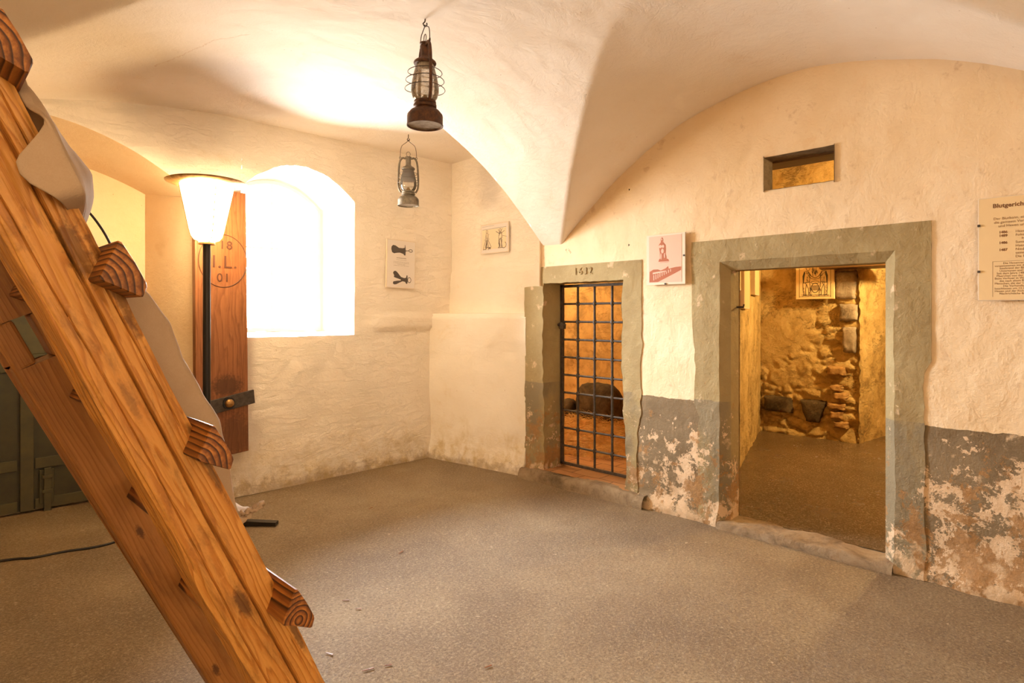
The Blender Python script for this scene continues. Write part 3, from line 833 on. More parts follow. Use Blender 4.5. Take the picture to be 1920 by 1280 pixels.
boulder('stone_block', (5.35, 4.43, 0.38), (0.10, 0.085, 0.17), M_darkstone, 'small dark upright stone left of the large block in the straw', 8.2, 2.6)

# ------------------------------------------------------------------ iron gate
GX = 4.31
gate = thing('barred_gate', 'black wrought iron barred gate closing the low cell doorway', 'gate', (GX, 3.66, 0.12))
GZ0, GZ1 = 0.135, 1.762
gys = [3.655 - 0.1885 * i for i in range(5)]
m = MB()
bw = 0.0125
for y in (gys[0], gys[-1]): m.box((GX - bw, y - bw, GZ0 - bw), (GX + bw, y + bw, GZ1 + bw))
for z in (GZ0, GZ1): m.box((GX - bw, gys[-1] - bw, z - bw), (GX + bw, gys[0] + bw, z + bw))
m.build('gate_frame', M_iron, gate, smooth=False, bevel=0.002)
for y in gys[1:-1]:
    b_ = MB(); b_.tube([(GX, y, GZ0), (GX, y, GZ1)], 0.0105, 8)
    b_.build('upright_bar', M_iron, gate)
for k in range(1, 10):
    z = lerp(GZ1, GZ0, k / 10)
    b_ = MB(); b_.tube([(GX, gys[-1], z), (GX, gys[0], z)], 0.0095, 8)
    for y in gys[1:-1]:
        b_.lathe([(0.001, -.022), (.015, -.018), (.0185, 0), (.015, .018), (.001, .022)], (GX, y, z), 10)
    b_.build('cross_bar', M_iron, gate)
m = MB(); m.tube([(GX - .01, 3.60, 1.405), (GX - .03, 3.64, 1.405), (GX - .03, 3.69, 1.41)], .013, 8)
m.lathe([(0.001, -.03), (.026, -.025), (.032, 0), (.026, .025), (.001, .03)], (GX - .02, 3.635, 1.405), 12)
m.box((GX - .05, 3.60, 1.37), (GX - .01, 3.645, 1.40))
m.build('latch', M_iron, gate)

# ------------------------------------------------------------------ inner room
IZ = 0.05
def yD(x): return 2.12 + 0.3212 * (x - 4.27)
def vor(u, v, s):
    d = mnoise.voronoi(Vector((u * s, v * s, 0.5)), distance_metric='DISTANCE')[0]
    return min(1, (d[1] - d[0]) * 3.0)
def stone_relief(u, v, o, amp, where):
    r_ = 0.35 * amp * nz(o, u, v, 1.7, 4) + 0.16 * amp * nz(o + 4, u, v, 9, 5)
    if where > 0: r_ += where * amp * (0.9 * vor(u + .12 * nz(u, v, 1, 4), v * 1.7 + .1 * nz(u, v, 5, 4), 5.2) - .7)
    return r_
m = MB()
fD = lambda x, z: (x, yD(x) - 0.5 * stone_relief(x, z, 5, .05, .6 * sstep(.9, .3, z)), z)
m.patch(fD, 4.27, 7.62, 0, 3.3, 0.035)
# back wall
PX = 7.62
def fE(y, z):
    wr = sstep(2.75, 2.45, y + .25 * nz(y, z, 6, 3)) * sstep(2.2, 1.7, z) * .9
    wl = sstep(1.0, .55, z + .3 * nz(y, z, 2, 2.5))
    x = PX - stone_relief(y, z, 2, .042, max(wr, wl)) - 0.04 * sstep(.25, 0, z)
    return (x, y, z)
m.patch(fE, 2.07, 3.25, 0, 3.3, 0.0175)
def fFw(x, z): return (x, 2.06 - .1 * (x - PX) / 1 + .5 * stone_relief(x, z, 7, .06, .6) + 0.01, z)
m.patch(fFw, PX - .03, 10.0, 0, 3.3, 0.04)
struct(m.build('wall_inner_back', M_rubble, angle=70))
m = MB()
m.patch(lambda y, z: (10.0, y, z), -2.0, 2.2, 0, 3.3, 0.2)
m.patch(lambda x, z: (x, -2.0, z), 4.27, 10.0, 0, 3.3, 0.2)
m.patch(lambda y, z: (4.29, y, z), -2.0, D2a, 0, 3.3, 0.1)
m.patch(lambda y, z: (4.29, y, z), D2b, 2.16, 0, 3.3, 0.1)
for (ya, yb, za, zb_) in ((D2a, V0 - .15, D2z, 3.3), (V0 - .15, V1 + .06, D2z, VZ0 - .02), (V0 - .15, V1 + .06, VZ1 + .04, 3.3), (V1 + .06, D2b, D2z, 3.3)):
    m.patch(lambda y, z: (4.29, y, z), ya, yb, za, zb_, 0.1)
m.patch(lambda x, y: (x, y, 3.3), 4.25, 10.0, -2.0, 3.3, 0.5)
struct(m.build('wall_inner_right', M_cellwall, smooth=False))
m = MB(); m.grid(lambda x, y: (x, y, IZ + .006 * nz(x, y, 0, 1.2)), rng(XI + .1, 10.0, .08), rng(-2.0, 3.3, .08))
struct(m.build('floor_inner', M_infloor, angle=60))

def ystone(y0_, y1_, z0_, z1_, xx, mat, name='wall_stone', th=.05, seed=0, skew=0.0):
    m = MB(); n_ = 12
    def fn(u, v):
        uu, vv = 2 * u - 1, 2 * v - 1
        e = max(abs(uu), abs(vv)); rim = 1 if e > .96 else 0
        y = lerp(y0_, y1_, u) + .012 * nz(v * 3, seed, u * 2, 1.5) + skew * (1 - v) * (1 - 2 * u)
        z = lerp(z0_, z1_, v) + .010 * nz(u * 3, seed + 5, v * 2, 1.5)
        x = xx - th * (1 - e ** 6) - .008 * nz(y, z, seed, 12) + .06 * rim
        return (x, y, z)
    us = [i / n_ for i in range(n_ + 1)]
    m.grid(fn, us, us)
    o = m.build(name, mat, bpy.data.objects['wall_inner_back'], angle=60)
    return o
ystone(2.40, 2.74, 0.22, 0.50, PX - .02, M_darkstone, seed=1, skew=.10)
ystone(2.80, 3.16, 0.30, 0.50, PX - .02, M_darkstone, seed=2)
ystone(2.08, 2.35, 1.66, 2.02, PX - .01, M_greystone, seed=3, skew=.03)
ystone(2.08, 2.29, 1.42, 1.63, PX - .01, M_greystone, seed=4)
ystone(2.10, 2.25, 1.05, 1.38, PX - .01, M_greystone, seed=9)
for k, zz in enumerate((.20, .30, .405, .52, .62, .80)):
    ystone(2.19 + .025 * ((k * 5) % 3), 2.34 + .035 * ((k * 7) % 3), zz, zz + (.075, .095, .08, .09, .075, .11)[k], PX - .03, M_brickstone, 'brick', .045, 20 + k)
m = MB(); m.box((7.35, 1.7, 2.02), (7.75, 2.42, 2.09)); struct(m.build('trim_6', M_lintelwood, bevel=.008))

# ------------------------------------------------------------------ framed sheets on the walls
class Sheet:
    """local (u,v) metres from the lower-left corner as one looks at it; o = corner, U right, V up, N towards the viewer"""
    def __init__(self, root, o, U, V, N): self.root, self.o, self.U, self.V, self.N = root, Vector(o), Vector(U), Vector(V), Vector(N)
    def p(self, u, v, n=0.0): return self.o + self.U * u + self.V * v + self.N * n
    def slab(self, name, mat, u0, v0, u1, v1, n0, n1, bevel=0.0, lab=None):
        m = MB(); m.hexa([self.p(u0,v0,n0), self.p(u1,v0,n0), self.p(u1,v0,n1), self.p(u0,v0,n1), self.p(u0,v1,n0), self.p(u1,v1,n0), self.p(u1,v1,n1), self.p(u0,v1,n1)])
        o = m.build(name, mat, self.root, smooth=False, bevel=bevel)
        if lab: o['label'] = lab
        return o
    def poly(self, mb, pts, n, th=0.0006): mb.prism(pts, lambda u, v: self.p(u, v, n + th), lambda u, v: self.p(u, v, n))
    def stroke(self, mb, pts, w_, n):
        for i in range(len(pts) - 1):
            (a, b), (c_, d) = pts[i], pts[i + 1]
            L = math.hypot(c_ - a, d - b)
            if L < 1e-6: continue
            nx, ny = -(d - b) / L * w_ / 2, (c_ - a) / L * w_ / 2; ex, ey = (c_ - a) / L * w_ * .3, (d - b) / L * w_ * .3
            q_ = [(a-ex+nx, b-ey+ny), (a-ex-nx, b-ey-ny), (c_+ex-nx, d+ey-ny), (c_+ex+nx, d+ey+ny)]
            mb.add([self.p(u, v, n) for u, v in q_], [(0, 1, 2, 3)])
    def text(self, mb, txt, size, u, v, n, align='CENTER', spacing=1.0, bold=0.0):
        vs, fs = text_mb(txt, size, lambda x, y, z: self.p(u + x, v + y, n + z), align, spacing, bold=bold)
        mb.add(vs, fs)
    def clips(self, w_, h, spots):
        for (u, v) in spots:
            self.slab('clip', M_iron, u - .006, v - .006, u + .006, v + .006, 0.006, 0.014)
def ell(cx, cy, rx, ry, n=18, a0=0, a1=360): return [(cx + rx * math.cos(math.radians(a0 + (a1 - a0) * i / n)), cy + ry * math.sin(math.radians(a0 + (a1 - a0) * i / n))) for i in range(n + 1)]

# 1 white sheet with two iron tools, window wall
W_, H_ = 0.345, 0.485
s1r = thing('framed_print', 'white framed sheet showing two grey iron tools above and below text', 'framed print', (3.365, YA - .03, 1.77))
s1 = Sheet(s1r, (3.365, YA - .022, 1.77), (0.9998, 0, -.02), (.02, 0, .9998), (0, -1, 0))
s1.slab('backing_board', M_boardedge, 0, 0, W_, H_, -.012, .008, .001)
s1.slab('print_sheet', M_paper, .008, .008, W_ - .008, H_ - .008, .008, .0095)
k = MB()
s1.poly(k, [(.05,.385),(.06,.355),(.085,.345),(.11,.352),(.15,.358),(.195,.348),(.205,.335),(.22,.335),(.222,.375),(.235,.38),(.222,.388),(.222,.40),(.215,.44),(.211,.44),(.21,.412),(.185,.405),(.14,.405),(.10,.425),(.07,.428),(.052,.41)], .0097)
s1.stroke(k, [(.222,.382),(.262,.386)], .007, .0104)
s1.stroke(k, ell(.283,.387,.022,.013), .006, .0104)
k.build('tool_drawing', M_ink, s1r, smooth=False); k = MB()
s1.poly(k, [(.075,.150),(.09,.125),(.085,.11),(.10,.105),(.17,.088),(.165,.078),(.13,.075),(.08,.065),(.075,.045),(.09,.035),(.115,.038),(.15,.055),(.19,.072),(.22,.068),(.235,.048),(.247,.05),(.252,.072),(.25,.10),(.248,.135),(.238,.135),(.232,.11),(.21,.105),(.17,.115),(.125,.16),(.105,.172),(.085,.168)], .0097)
s1.stroke(k, ell(.272,.088,.020,.026), .006, .0104)
k.build('tool_drawing', M_ink, s1r, smooth=False)
k = MB()
s1.text(k, 'Die Daumenschrauben', .0125, W_ / 2, .300, .0100, bold=.0004)
s1.text(k, 'Werkzeug der peinlichen Befragung', .0085, W_ / 2, .283, .0100)
for i, t_ in enumerate(('Mit diesem Eisen wurden beim Verhoer die Finger', 'der Angeklagten langsam zusammengepresst, bis sie', 'ein Gestaendnis ablegten.', 'Nachbildung nach einer alten Vorlage im Museum')):
    s1.text(k, t_, .0092, W_ / 2, .262 - i * .0125, .0100)
k.build('lettering', M_inksoft, s1r, smooth=False)

# 2 sepia engraving, corner wall
s2r = thing('framed_print', 'small framed engraving of two sketched figures on the corner wall', 'framed print', (XC - .01, 4.45, 2.13))
s2 = Sheet(s2r, (XC - .0, 4.645, 2.118), (0, -1, 0), (0, 0, 1), (-1, 0, 0))
W_, H_ = .405, .30
s2.slab('backing_board', M_boardedge, 0, 0, W_, H_, -.004, .008, .001)
s2.slab('print_sheet', M_paper, .01, .01, W_ - .01, H_ - .01, .008, .0095)
s2.slab('picture_area', M_paper_sepia, .02, .045, W_ - .03, H_ - .055, .0095, .010)
k = MB(); N0 = .0106
s2.stroke(k, [(.03, .247), (.375, .252)], .003, N0)
s2.stroke(k, [(.02, .278), (.20, .28)], .002, N0)
rnd = random.Random(4)
for (cx, hd) in ((.095, 1), (.29, -1)):
    s2.stroke(k, ell(cx, .225, .012, .015, 10), .004, N0)
    s2.stroke(k, [(cx - .01, .21), (cx - .022, .17), (cx - .018, .135), (cx + .02, .135), (cx + .022, .18), (cx + .01, .21)], .005, N0)
    if hd > 0:
        s2.stroke(k, [(cx - .018, .135), (cx - .04, .09), (cx - .055, .045), (cx - .015, .05), (cx, .07), (cx + .05, .048), (cx + .062, .07), (cx + .03, .12), (cx + .02, .135)], .006, N0)
        for q_ in range(12):
            a_ = rnd.uniform(-.03, .04); s2.stroke(k, [(cx + a_ * .3, .13), (cx + a_, .06)], .0025, N0)
        s2.poly(k, ell(cx + .04, .058, .014, .010, 10)[:-1], N0)
    else:
        s2.stroke(k, [(cx - .06, .215), (cx - .02, .195), (cx + .02, .195), (cx + .06, .215)], .006, N0)
        s2.stroke(k, [(cx - .03, .235), (cx, .19), (cx + .03, .24)], .004, N0)
        s2.stroke(k, [(cx - .02, .13), (cx - .015, .06), (cx - .03, .05), (cx + .03, .05), (cx + .02, .09), (cx + .025, .13)], .006, N0)
        s2.stroke(k, [(cx + .02, .17), (cx + .09, .155)], .003, N0)
        s2.stroke(k, ell(cx + .05, .075, .035, .030, 14, -130, 60), .006, N0)
        for q_ in range(8):
            a_ = rnd.uniform(-.015, .02); s2.stroke(k, [(cx + a_, .13), (cx + a_ * 1.2, .06)], .003, N0)
for q_ in range(40):
    cx = rnd.choice((.095, .29)); a_ = rnd.gauss(0, .016); b_ = rnd.uniform(.06, .21)
    s2.stroke(k, [(cx + a_, b_), (cx + a_ + rnd.uniform(-.008, .008), b_ - rnd.uniform(.012, .03))], rnd.uniform(.002, .0045), N0)
k.build('engraving', M_inksoft, s2r, smooth=False)

# 3 pink sheet between the doorways
s3r = thing('framed_print', 'pink framed sheet of a statue above a courthouse between the doorways', 'framed print', (XB - .03, 2.587, 1.728))
W_, H_ = .328, .382
s3 = Sheet(s3r, (XB - .030, 2.590, 1.728), (0, -1, 0), (0, 0, 1), (-1, 0, 0))
s3.slab('backing_board', M_boardedge, 0, 0, W_, H_, -.004, .006, .001)
s3.slab('print_sheet', M_paper_pink, .022, .018, W_ - .028, H_ - .012, .006, .0075)
s3.clips(W_, H_, [(W_ / 2, .006), (W_ - .008, H_ * .55)])
k = MB(); N0 = .0082
s3.poly(k, [(.105,.175),(.11,.192),(.12,.20),(.118,.24),(.112,.275),(.108,.30),(.118,.315),(.126,.322),(.125,.345),(.133,.358),(.143,.354),(.146,.338),(.141,.325),(.152,.315),(.165,.30),(.168,.265),(.165,.235),(.172,.215),(.174,.195),(.19,.190),(.195,.175)], N0)
k.poly = None
s3.stroke(k, [(.02 + .10, .168), (.19, .168)], .002, N0)
s3.poly(k, [(.026,.022),(.10,.022),(.295,.105),(.295,.130),(.25,.128),(.19,.118),(.188,.138),(.165,.122),(.125,.108),(.10,.118),(.06,.118),(.028,.102)], N0)
k.build('brown_engraving', M_inkpink, s3r, smooth=False)
k = MB(); N1 = .0094
for q_ in range(9):
    u_ = .062 + q_ * .018; s3.poly(k, [(u_, .034 + q_ * .0075), (u_ + .007, .037 + q_ * .0075), (u_ + .007, .075 + q_ * .005), (u_, .075 + q_ * .005)], N1, .0003)
k.build('window_openings', M_paper_pink, s3r, smooth=False); k = MB()
s3.poly(k, [(.056,.082),(.10,.088),(.175,.098),(.175,.106),(.10,.1),(.056,.095)], N1, .0003)
k.build('pale_roof_band', M_paper_pink, s3r, smooth=False); k = MB()
for q_ in ((.122,.29,.014,.012),(.145,.29,.010,.012),(.140,.255,.012,.018),(.128,.215,.005,.025),(.158,.22,.005,.02),(.135,.343,.005,.008)):
    s3.poly(k, ell(*q_, 10)[:-1], N1, .0003)
k.build('engraving_highlights', M_paper_pink, s3r, smooth=False)

# 4 text panel at the right edge
s4r = thing('text_panel', 'large framed cream text panel headed Blutgerichtsbarkeit right of the open doorway', 'wall panel', (XB - .03, .535, 1.575))
W_, H_ = .74, .545
s4 = Sheet(s4r, (XB - .026, .5375, 1.575), (0, -1, 0), (0, 0, 1), (-1, 0, 0))
s4.slab('backing_board', M_boardedge, 0, 0, W_, H_, -.002, .006, .0015)
s4.slab('print_sheet', M_paper_cream, .004, .004, W_ - .004, H_ - .004, .006, .0078)
s4.clips(W_, H_, [(.004, .40), (.004, .155)])
k = MB(); N0 = .0084
CX = W_ / 2
s4.text(k, 'Blutgerichtsbarkeit und Strafen', .030, .062, .488, N0, 'LEFT', bold=.0009, spacing=1.03)
s4.text(k, 'im Mittelalter', .030, .30, .458, N0, 'LEFT', bold=.0009, spacing=1.03)
for i, t_ in enumerate(('Der Blutbann, eine Entwicklung aus der frueheren Zeit, wurde', 'die gemaess Verordnung der Obrigkeit durch den Vogt ausgeuebt', 'und Hexen und Verbrecher wurden verurteilt.')):
    s4.text(k, t_, .0185, .065 + (.02, .022, .04)[i] - .02, .424 - i * .0195, N0, 'LEFT')
for i, (yr, t_) in enumerate((('1486', 'Hexenhammer erscheint, ein Buch ueber'), ('1489', 'Foltern bei der Befragung im Gericht'), ('', '     Hexenverfolgung beginnt im Lande'), ('1486', 'Summe aller Strafen wird festgelegt und'), ('', 'Haeretikern droht der Feuertod'), ('1487', 'Niederschrift der Gerichtsordnung und'), ('', 'seine Strafen'), ('', 'Die Frau des Muellers wird angeklagt'))):
    z_ = .352 - i * .0185
    if yr: s4.text(k, yr, .0175, .088, z_, N0, 'LEFT', bold=.0007)
    s4.text(k, t_, .0175, .155, z_, N0, 'LEFT')
s4.stroke(k, [(.062, .205), (W_ - .06, .205)], .0012, N0)
s4.stroke(k, [(.062, .205), (.062, .02)], .0012, N0)
s4.stroke(k, [(W_ - .06, .205), (W_ - .06, .02)], .0012, N0)
body = ['Die Hexenverfolgung wurde in dieser Zeit durch den Rat', 'vorgenommen mit der Folter und mit dem Feuer', 'waehrend der Blutbann galt fuer alle', 'Untertanen und Fremde', 'Seit dem Jahre 1484 war', 'Maerchen von der Hexerei im Volke', 'Beim Verhoer in Wasser und Feuer', 'das nach altem Rechte hier galt', 'Menschen, die der Hexerei', 'Die Verhandlungen in 13 Tagen', 'beschlossen um 12 Uhr', 'Hexen und der Richter', 'Nachrichtliche Befragung', 'und unter der Folter']
rnd = random.Random(9)
for i in range(13):
    s4.text(k, body[i], .0145, .070 + rnd.choice((0, .008, .02, .035, .0)), .190 - i * .0132, N0, 'LEFT')
k.build('lettering', M_inkbrown, s4r, smooth=False)

# 5 woodcut in the inner room
s5r = thing('woodcut_print', 'black and white woodcut of two standing figures on the rough inner wall', 'framed print', (PX - .06, 2.745, 1.69))
W_, H_ = .42, .56
s5 = Sheet(s5r, (PX - .085, 2.735, 1.685), (0, -1, 0), (0, 0, 1), (-1, 0, 0))
s5.slab('backing_board', M_paper_cream, 0, 0, W_, H_, -.03, .006, .001)
k = MB(); N0 = .0070
for q_ in ([(.04,.02),(.04,.54)], [(.385,.02),(.385,.54)], [(.04,.03),(.385,.03)], [(.04,.54),(.385,.54)]): s5.stroke(k, q_, .004, N0)
rnd = random.Random(2)
for (cx, sgn) in ((.125, 1), (.305, -1)):
    X_ = lambda d: cx + d * sgn
    s5.stroke(k, ell(X_(.012), .362, .022, .027, 12), .005, N0)
    s5.stroke(k, [(X_(-.02), .385), (X_(.0), .398), (X_(.035), .390), (X_(.04), .378)], .009, N0)
    s5.poly(k, [(X_(-.030), .33), (X_(-.05), .27), (X_(-.046), .19), (X_(-.035), .185), (X_(-.03), .25), (X_(-.018), .31)], N0)
    s5.stroke(k, [(X_(-.02), .33), (X_(.02), .32), (X_(.035), .27), (X_(.028), .20), (X_(-.045), .19)], .006, N0)
    s5.stroke(k, [(X_(.02), .31), (X_(.055), .262), (X_(.09), .245)], .007, N0); s5.stroke(k, [(X_(.012), .28), (X_(.05), .238), (X_(.088), .230)], .005, N0)
    s5.stroke(k, [(X_(-.045), .19), (X_(-.045), .12), (X_(-.038), .05), (X_(-.012), .05), (X_(-.014), .12), (X_(-.006), .175)], .006, N0)
    s5.stroke(k, [(X_(-.006), .175), (X_(.018), .12), (X_(.022), .05), (X_(.045), .05), (X_(.042), .12), (X_(.028), .20)], .006, N0)
    s5.poly(k, [(X_(-.042), .05), (X_(.006), .05), (X_(.006), .042), (X_(-.042), .042)], N0); s5.poly(k, [(X_(.018), .05), (X_(.062), .05), (X_(.062), .042), (X_(.018), .042)], N0)
    for q_ in range(26):
        a_ = rnd.uniform(-.028, .025); b_ = rnd.uniform(.19, .32); s5.stroke(k, [(X_(a_), b_), (X_(a_ + .010), b_ - .018)], .003, N0)
    for q_ in range(16):
        a_ = rnd.choice((-.04, .022)) + rnd.uniform(0, .016); b_ = rnd.uniform(.06, .17); s5.stroke(k, [(X_(a_), b_), (X_(a_ + .003), b_ - .022)], .003, N0)
for q_ in range(10):
    s5.stroke(k, [(.07 + q_ * .03, .036 + .006 * (q_ % 2)), (.09 + q_ * .03, .038)], .003, N0)
for q_ in range(22):
    u_ = rnd.uniform(.185, .245); s5.stroke(k, [(u_, .26 + rnd.uniform(0, .07)), (u_ + rnd.uniform(-.012, .012), .30 + rnd.uniform(0, .08))], .004, N0)
s5.stroke(k, ell(.215, .13, .042, .055, 16), .007, N0); s5.stroke(k, ell(.215, .195, .048, .014, 14), .005, N0)
s5.stroke(k, [(.06, .05), (.37, .045)], .004, N0)
for q_ in range(46):
    u_ = rnd.uniform(.06, .37); v_ = rnd.uniform(.30, .52); s5.stroke(k, [(u_, v_), (u_ + rnd.uniform(-.014, .014), v_ + rnd.uniform(.005, .02))], .004, N0) if v_ > .41 else None
for q_ in range(14):
    u_ = .18 + q_ * .005; s5.stroke(k, [(u_, .10), (u_ + .004, .16)], .002, N0)
k.build('woodcut_lines', M_ink, s5r, smooth=False)

# 6 boards on the inner room's left wall, seen almost edge on
for i, (xa, xb, zl, zh, lab) in enumerate(((4.95, 5.35, 1.72, 2.3, 'pale board on the inner left wall nearest the doorway'), (5.60, 6.05, 1.56, 2.3, 'tall pale board hanging lowest on the inner left wall'), (6.55, 7.0, 1.72, 2.35, 'pale board farthest back on the inner left wall'))):
    r_ = thing('wall_board', lab, 'wall panel', (xa, yD(xa) - .04, zl), 'boards on the left wall of the inner room')
    u = Vector((1, .3212, 0)).normalized(); nrm = Vector((u.y, -u.x, 0))
    sh = Sheet(r_, Vector((xa, yD(xa), zl)) + nrm * .028, u, (0, 0, 1), nrm)
    L = (xb - xa) / u.x
    sh.slab('backing_board', M_boardedge, 0, 0, L, zh - zl, -.05, .012, .001)
    sh.slab('print_sheet', M_paper_cream, .012, .012, L - .012, zh - zl - .012, .012, .0135)
# hook on the doorway jamb
hk = MB(); hk.tube([(4.245, D2b + .01, 1.555), (4.245, D2b - .045, 1.555), (4.245, D2b - .05, 1.575)], .007, 8); hk.lathe([(.001, -.002), (.016, 0), (.001, .003)], (4.245, D2b - .006, 1.555), 10)
tag(hk.build('iron_hook', M_iron), 'small iron hook in the left jamb of the open doorway', 'hook')

# ------------------------------------------------------------------ oak plank with iron strap
ok = thing('oak_plank', 'tall dark brown oak plank with stamped circle mounted left of the window', 'plank', (1.785, 5.1, .385))
px0, px1, py, pz0, pz1 = 1.588, 1.986, 5.058, .385, 2.495
m = MB()
m.hexa([(px0 + .012, py, pz0 - .03), (px1 + .015, py, pz0), (px1 + .015, py + .066, pz0), (px0 + .012, py + .066, pz0 - .03), (px0, py, pz1), (px1 - .006, py, pz1), (px1 - .006, py + .066, pz1), (px0, py + .066, pz1)])
m.build('plank_body', M_oak, ok, bevel=.004)
m = MB(); cxs, czs = 1.80, 1.93
m.tube([(cxs + .185 * math.cos(a * math.pi / 24), py - .001, czs + .21 * math.sin(a * math.pi / 24)) for a in range(48)], .0035, 6, closed=True)
for t_, sz, dx, dz in (('18', .095, .02, .095), ('I.L.', .14, .01, -.055), ('01', .095, .0, -.165)):
    vs, fs = text_mb(t_, sz, lambda x, y, z: (cxs + dx + x, py - .002 - z, czs + dz + y), extr=.004, spacing=1.15)
    m.add(vs, fs)
m.build('stamped_mark', M_oakdark, ok, smooth=False)
m = MB()
m.hexa([(1.70, py - .022, .715), (2.045, py - .022, .775), (2.045, py, .775), (1.70, py, .715), (1.70, py - .022, .825), (2.035, py - .022, .885), (2.035, py, .885), (1.70, py, .825)])
st_ = m.build('iron_strap', M_iron, ok, bevel=.002)
m = MB(); m.tube([(1.835, py - .02, .795), (1.835, py - .035, .795)], .047, 20); m.build('washer', M_blackmetal, st_)
m = MB(); m.tube([(1.835, py - .03, .795), (1.835, py - .05, .795), (1.835, py - .062, .795), (1.835, py - .068, .795)], [.034, .033, .022, .004], 18); m.build('bolt_head', M_brass, st_)

# ------------------------------------------------------------------ floor lamp
lx, ly = 1.525, 4.60
fl_ = thing('floor_lamp', 'black standing lantern lamp with glowing tapered glass shade', 'lamp', (lx, ly, 0))
m = MB(); m.tube([(lx, ly, .03), (lx, ly, 2.015)], .0255, 20); m.build('pole', M_blackmetal, fl_)
m = MB()
fdir = Vector((.707, -.707, 0)); fd2 = Vector((.707, .707, 0)); c0 = Vector((lx, ly, 0))
for d in (fdir, fd2):
    sd = Vector((-d.y, d.x, 0)) * .028
    L = .50 if d is fdir else .20
    for sg in (1, -1):
        a = c0; b = c0 + d * L * sg
        m.hexa([a - sd + Vector((0,0,.004)), b - sd + Vector((0,0,.004)), b + sd + Vector((0,0,.004)), a + sd + Vector((0,0,.004)), a - sd + Vector((0,0,.05)), b - sd + Vector((0,0,.028)), b + sd + Vector((0,0,.028)), a + sd + Vector((0,0,.05))])
m.build('cross_foot', M_blackmetal, fl_, smooth=False)
m = MB(); m.lathe([(.001, 2.0), (.055, 2.0), (.055, 2.012), (.047, 2.02), (.001, 2.02)], (lx, ly, 0), 28); m.build('collar', M_brass, fl_)
zs0, zs1 = 2.022, 2.42
m = MB(); m.lathe([(.001, zs0), (.055, zs0), (.082, zs0 + .012), (.100, zs0 + .04), (.112, zs0 + .085), (.178, zs1), (.001, zs1)], (lx, ly, 0), 48)
m.build('lamp_shade', M_lampglass, fl_)
m = MB(); 
m.lathe([(.150, zs1 - .004), (.195, zs1 - .008), (.262, zs1 + .016), (.266, zs1 + .022), (.25, zs1 + .03), (.17, zs1 + .035), (.06, zs1 + .045), (.001, zs1 + .048)], (lx, ly, 0), 56)
m.build('top_disc', M_brass, fl_)
m = MB()
for k_ in range(4):
    a = math.radians(45 + 90 * k_ - 45); d = Vector((math.cos(a), math.sin(a), 0))
    m.tube([c0 + d * .185 + Vector((0,0,zs1)), c0 + d * .120 + Vector((0,0,zs0 + .085)), c0 + d * .106 + Vector((0,0,zs0 + .035)), c0 + d * .085 + Vector((0,0,zs0 + .008)), c0 + d * .04 + Vector((0,0,zs0 - .004))], .0035, 6)
m.build('shade_wires', M_brass, fl_)
# mains cable on the floor
def bez(pts, n=10):
    out = []
    P_ = [Vector(p) for p in pts]
    for i in range(len(P_) - 1):
        p0 = P_[max(i - 1, 0)]; p1 = P_[i]; p2 = P_[i + 1]; p3 = P_[min(i + 2, len(P_) - 1)]
        for k in range(n):
            t = k / n
            out.append(.5 * ((2 * p1) + (-p0 + p2) * t + (2 * p0 - 5 * p1 + 4 * p2 - p3) * t * t + (-p0 + 3 * p1 - 3 * p2 + p3) * t ** 3))
    out.append(P_[-1]); return out
m = MB(); m.tube(bez([(-1.2, 4.9, .01), (-.3, 5.0, .01), (.405, 4.80, .01), (.56, 4.72, .01), (.72, 4.70, .01), (.84, 4.66, .01), (.965, 4.66, .01), (1.2, 4.75, .01), (1.40, 4.66, .012), (1.50, 4.62, .02)]), .0075, 8)
tag(m.build('power_cable', M_rod), 'thin black power cable snaking over the floor to the lamp', 'cable')

# ------------------------------------------------------------------ green doors in the niche
gd = thing('green_double_door', 'dark green panelled double door at the back of the left niche', 'door', (.68, NY - .06, 0))
gy = NY - .055
m = MB(); m.box((-.33, gy, .02), (.655, gy + .035, 1.15)); lf = m.build('left_leaf', M_green, gd, smooth=False)
m = MB(); m.box((.665, gy, .02), (1.40, gy + .035, 1.15)); rf = m.build('right_leaf', M_green, gd, smooth=False)
m = MB()
for a, b in (((-.33, .02), (-.25, 1.15)), ((-.25, .33), (.60, .41)), ((-.25, .02), (.60, .10)), ((-.25, 1.07), (.60, 1.15))):
    m.box((a[0], gy - .014, a[1]), (b[0], gy + .001, b[1]))
m.build('rails', M_greenlight, lf, smooth=False, bevel=.003)
m = MB(); m.box((.615, gy - .026, .02), (.695, gy + .001, 1.15)); m.build('cover_strip', M_greenlight, lf, smooth=False, bevel=.004)
m = MB()
for a, b in (((.705, .33), (1.32, .41)), ((.705, .02), (1.32, .10)), ((.705, 1.07), (1.32, 1.15)), ((1.32, .02), (1.40, 1.15))):
    m.box((a[0], gy - .014, a[1]), (b[0], gy + .001, b[1]))
m.build('rails', M_greenlight, rf, smooth=False, bevel=.003)
m = MB(); m.box((.73, gy - .024, .06), (.82, gy - .012, .315)); m.box((.755, gy - .045, .0), (.80, gy - .02, .33)); m.box((.745, gy - .05, .14), (.81, gy - .02, .165)); m.box((.745, gy - .05, .25), (.81, gy - .02, .275))
m.build('floor_bolt', M_greenlight, rf, smooth=False, bevel=.003)
m = MB(); m.box((-.36, gy - .01, 1.15), (1.44, gy + .05, 1.20)); m.box((-.36, gy + .005, 1.20), (1.44, gy + .05, 1.60)); m.build('top_board', M_greenlight, gd, smooth=False, bevel=.004)

